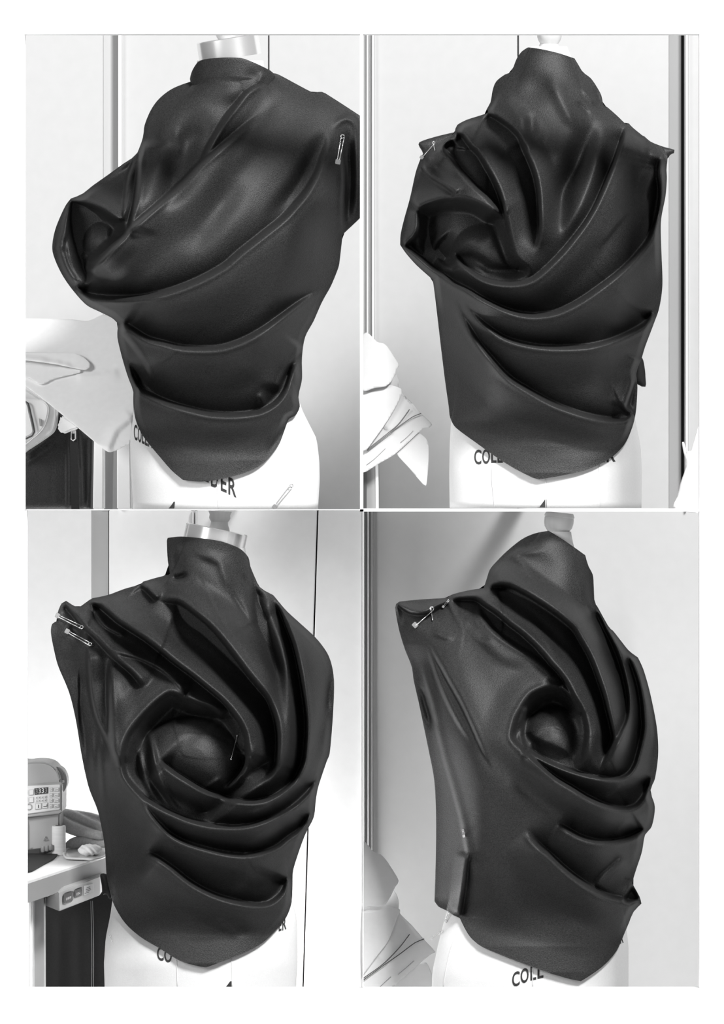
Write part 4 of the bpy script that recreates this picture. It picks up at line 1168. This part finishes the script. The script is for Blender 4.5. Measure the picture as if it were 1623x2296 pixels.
# spool, scraps and tray on the table
q = onz(132, 1917, ZT)
sp = empty('thread_spool', q, 'white thread spool standing on the sewing table', 'thread spool')
def cyl_world(name, c, prof, m, parent, seg=28):
    V, F = [], []
    for r, z in prof:
        for k in range(seg):
            a = 2 * math.pi * k / seg
            V.append((c[0] + r * math.cos(a), c[1] + r * math.sin(a), c[2] + z))
    for i in range(len(prof) - 1):
        for k in range(seg):
            l = (k + 1) % seg
            F.append((i * seg + k, i * seg + l, (i + 1) * seg + l, (i + 1) * seg + k))
    F.append(tuple(range(seg))[::-1]); F.append(tuple((len(prof) - 1) * seg + k for k in range(seg)))
    me = mesh(name, V, F); fix_normals(me)
    o = link(name, me, m, parent, smooth=True)
    me.set_sharp_from_angle(angle=math.radians(40))
    return o
cyl_world('thread_winding', q, [(0.0118, 0.0), (0.0128, 0.001), (0.0128, 0.050), (0.0122, 0.0535), (0.009, 0.054)], 'thread', sp)
cyl_world('spool_core', (q[0], q[1], q[2] + 0.0535), [(0.0068, 0), (0.0068, 0.001)], 'switch_dark', sp)

def flat_on_table(name, poly, z, th, m, parent=None, smooth=True):
    c = crom(poly, True, 5) if smooth else np.array(poly, float)
    V = [onz(x, y, ZT + z) for x, y in c]
    n = len(V)
    V = [(a, b, ZT + z + th) for a, b, _ in V] + [(a, b, ZT + z) for a, b, _ in V]
    F = [tuple(range(n)), tuple(range(n, 2 * n))[::-1]] + [(i, (i + 1) % n, n + (i + 1) % n, n + i) for i in range(n)]
    me = mesh(name, V, F); fix_normals(me)
    return link(name, me, m, parent)
o = flat_on_table('fabric_scrap', [(40, 1921), (60, 1918), (82, 1914), (103, 1919), (129, 1916), (127, 1921), (120, 1928), (98, 1940), (71, 1955), (55, 1958), (40, 1960)], 0.0005, 0.003, 'cloth_dark')
tag(o, 'dark fabric scrap in front of the sewing machine', 'fabric scrap')
ty = empty('plastic_tray', onz(190, 1925, ZT), 'shallow clear tray holding a white wad on the sewing table', 'tray')
tr = [(143, 1917), (150, 1907), (180, 1905), (215, 1903), (236, 1908), (238, 1920), (225, 1927), (205, 1930), (190, 1929), (165, 1928), (148, 1926)]
flat_on_table('tray_floor', tr, 0.001, 0.002, 'plastic_clear', ty)
tube('tray_rim', [onz(x, y - 3, ZT + 0.004) for x, y in crom(tr, True, 5)], 0.0022, 'panel_pale', ty, 6, closed=True)
bm = bmesh.new()
bmesh.ops.create_icosphere(bm, subdivisions=4, radius=1.0)
c = onz(201, 1921, ZT)
for v in bm.verts:
    p = v.co
    k = 1 + 0.10 * math.sin(7 * p.x + 3 * p.z) * math.sin(6 * p.y + 2 * p.x) + 0.06 * math.sin(13 * p.x + 9 * p.y + 5 * p.z)
    v.co = Vector((c[0] + p.x * 0.0205 * k, c[1] + p.y * 0.03 * k, c[2] + 0.012 + p.z * 0.0105 * k))
me = bpy.data.meshes.new('cotton_wad'); bm.to_mesh(me); bm.free()
o = link('cotton_wad', me, 'puff_white', None, smooth=True)
tag(o, 'white cotton wad lying in the clear tray', 'cotton wad')

def roll(name, outline, label, Y, A, feats=()):
    sh = Sheet(outline, 3.0)
    Fz = np.zeros(sh.X.shape)
    for f in feats:
        sh.add(f, Fz)
    sh.h = A * np.sqrt(1 - (1 - np.clip(sh.d / 13, 0, 1)) ** 2) + Fz
    o = sh.build(name, Y, 'jersey_grey', None, thick=0.012)
    tag(o, label, 'folded fabric', 'folded jersey')
roll('folded_jersey', [(160, 1818), (185, 1820), (205, 1824), (226, 1832), (230, 1850), (205, 1842), (180, 1832)], 'uppermost fold of pale jersey behind the sewing machine', 0.575, 8)
roll('folded_jersey', [(132, 1812), (142, 1814), (165, 1818), (200, 1835), (226, 1848), (230, 1868), (190, 1856), (150, 1838), (132, 1828)], 'middle roll of grey jersey behind the sewing machine', 0.555, 12)
roll('folded_jersey', [(130, 1829), (140, 1830), (160, 1841), (200, 1857), (230, 1868), (232, 1884), (190, 1880), (150, 1868), (130, 1852)], 'lowest thick roll of grey jersey behind the spool', 0.535, 13)
roll('folded_jersey', [(145, 1893), (160, 1880), (185, 1876), (215, 1884), (240, 1885), (240, 1900), (200, 1899), (165, 1905), (147, 1908)], 'flattened jersey piece between spool and tray', 0.53, 6)
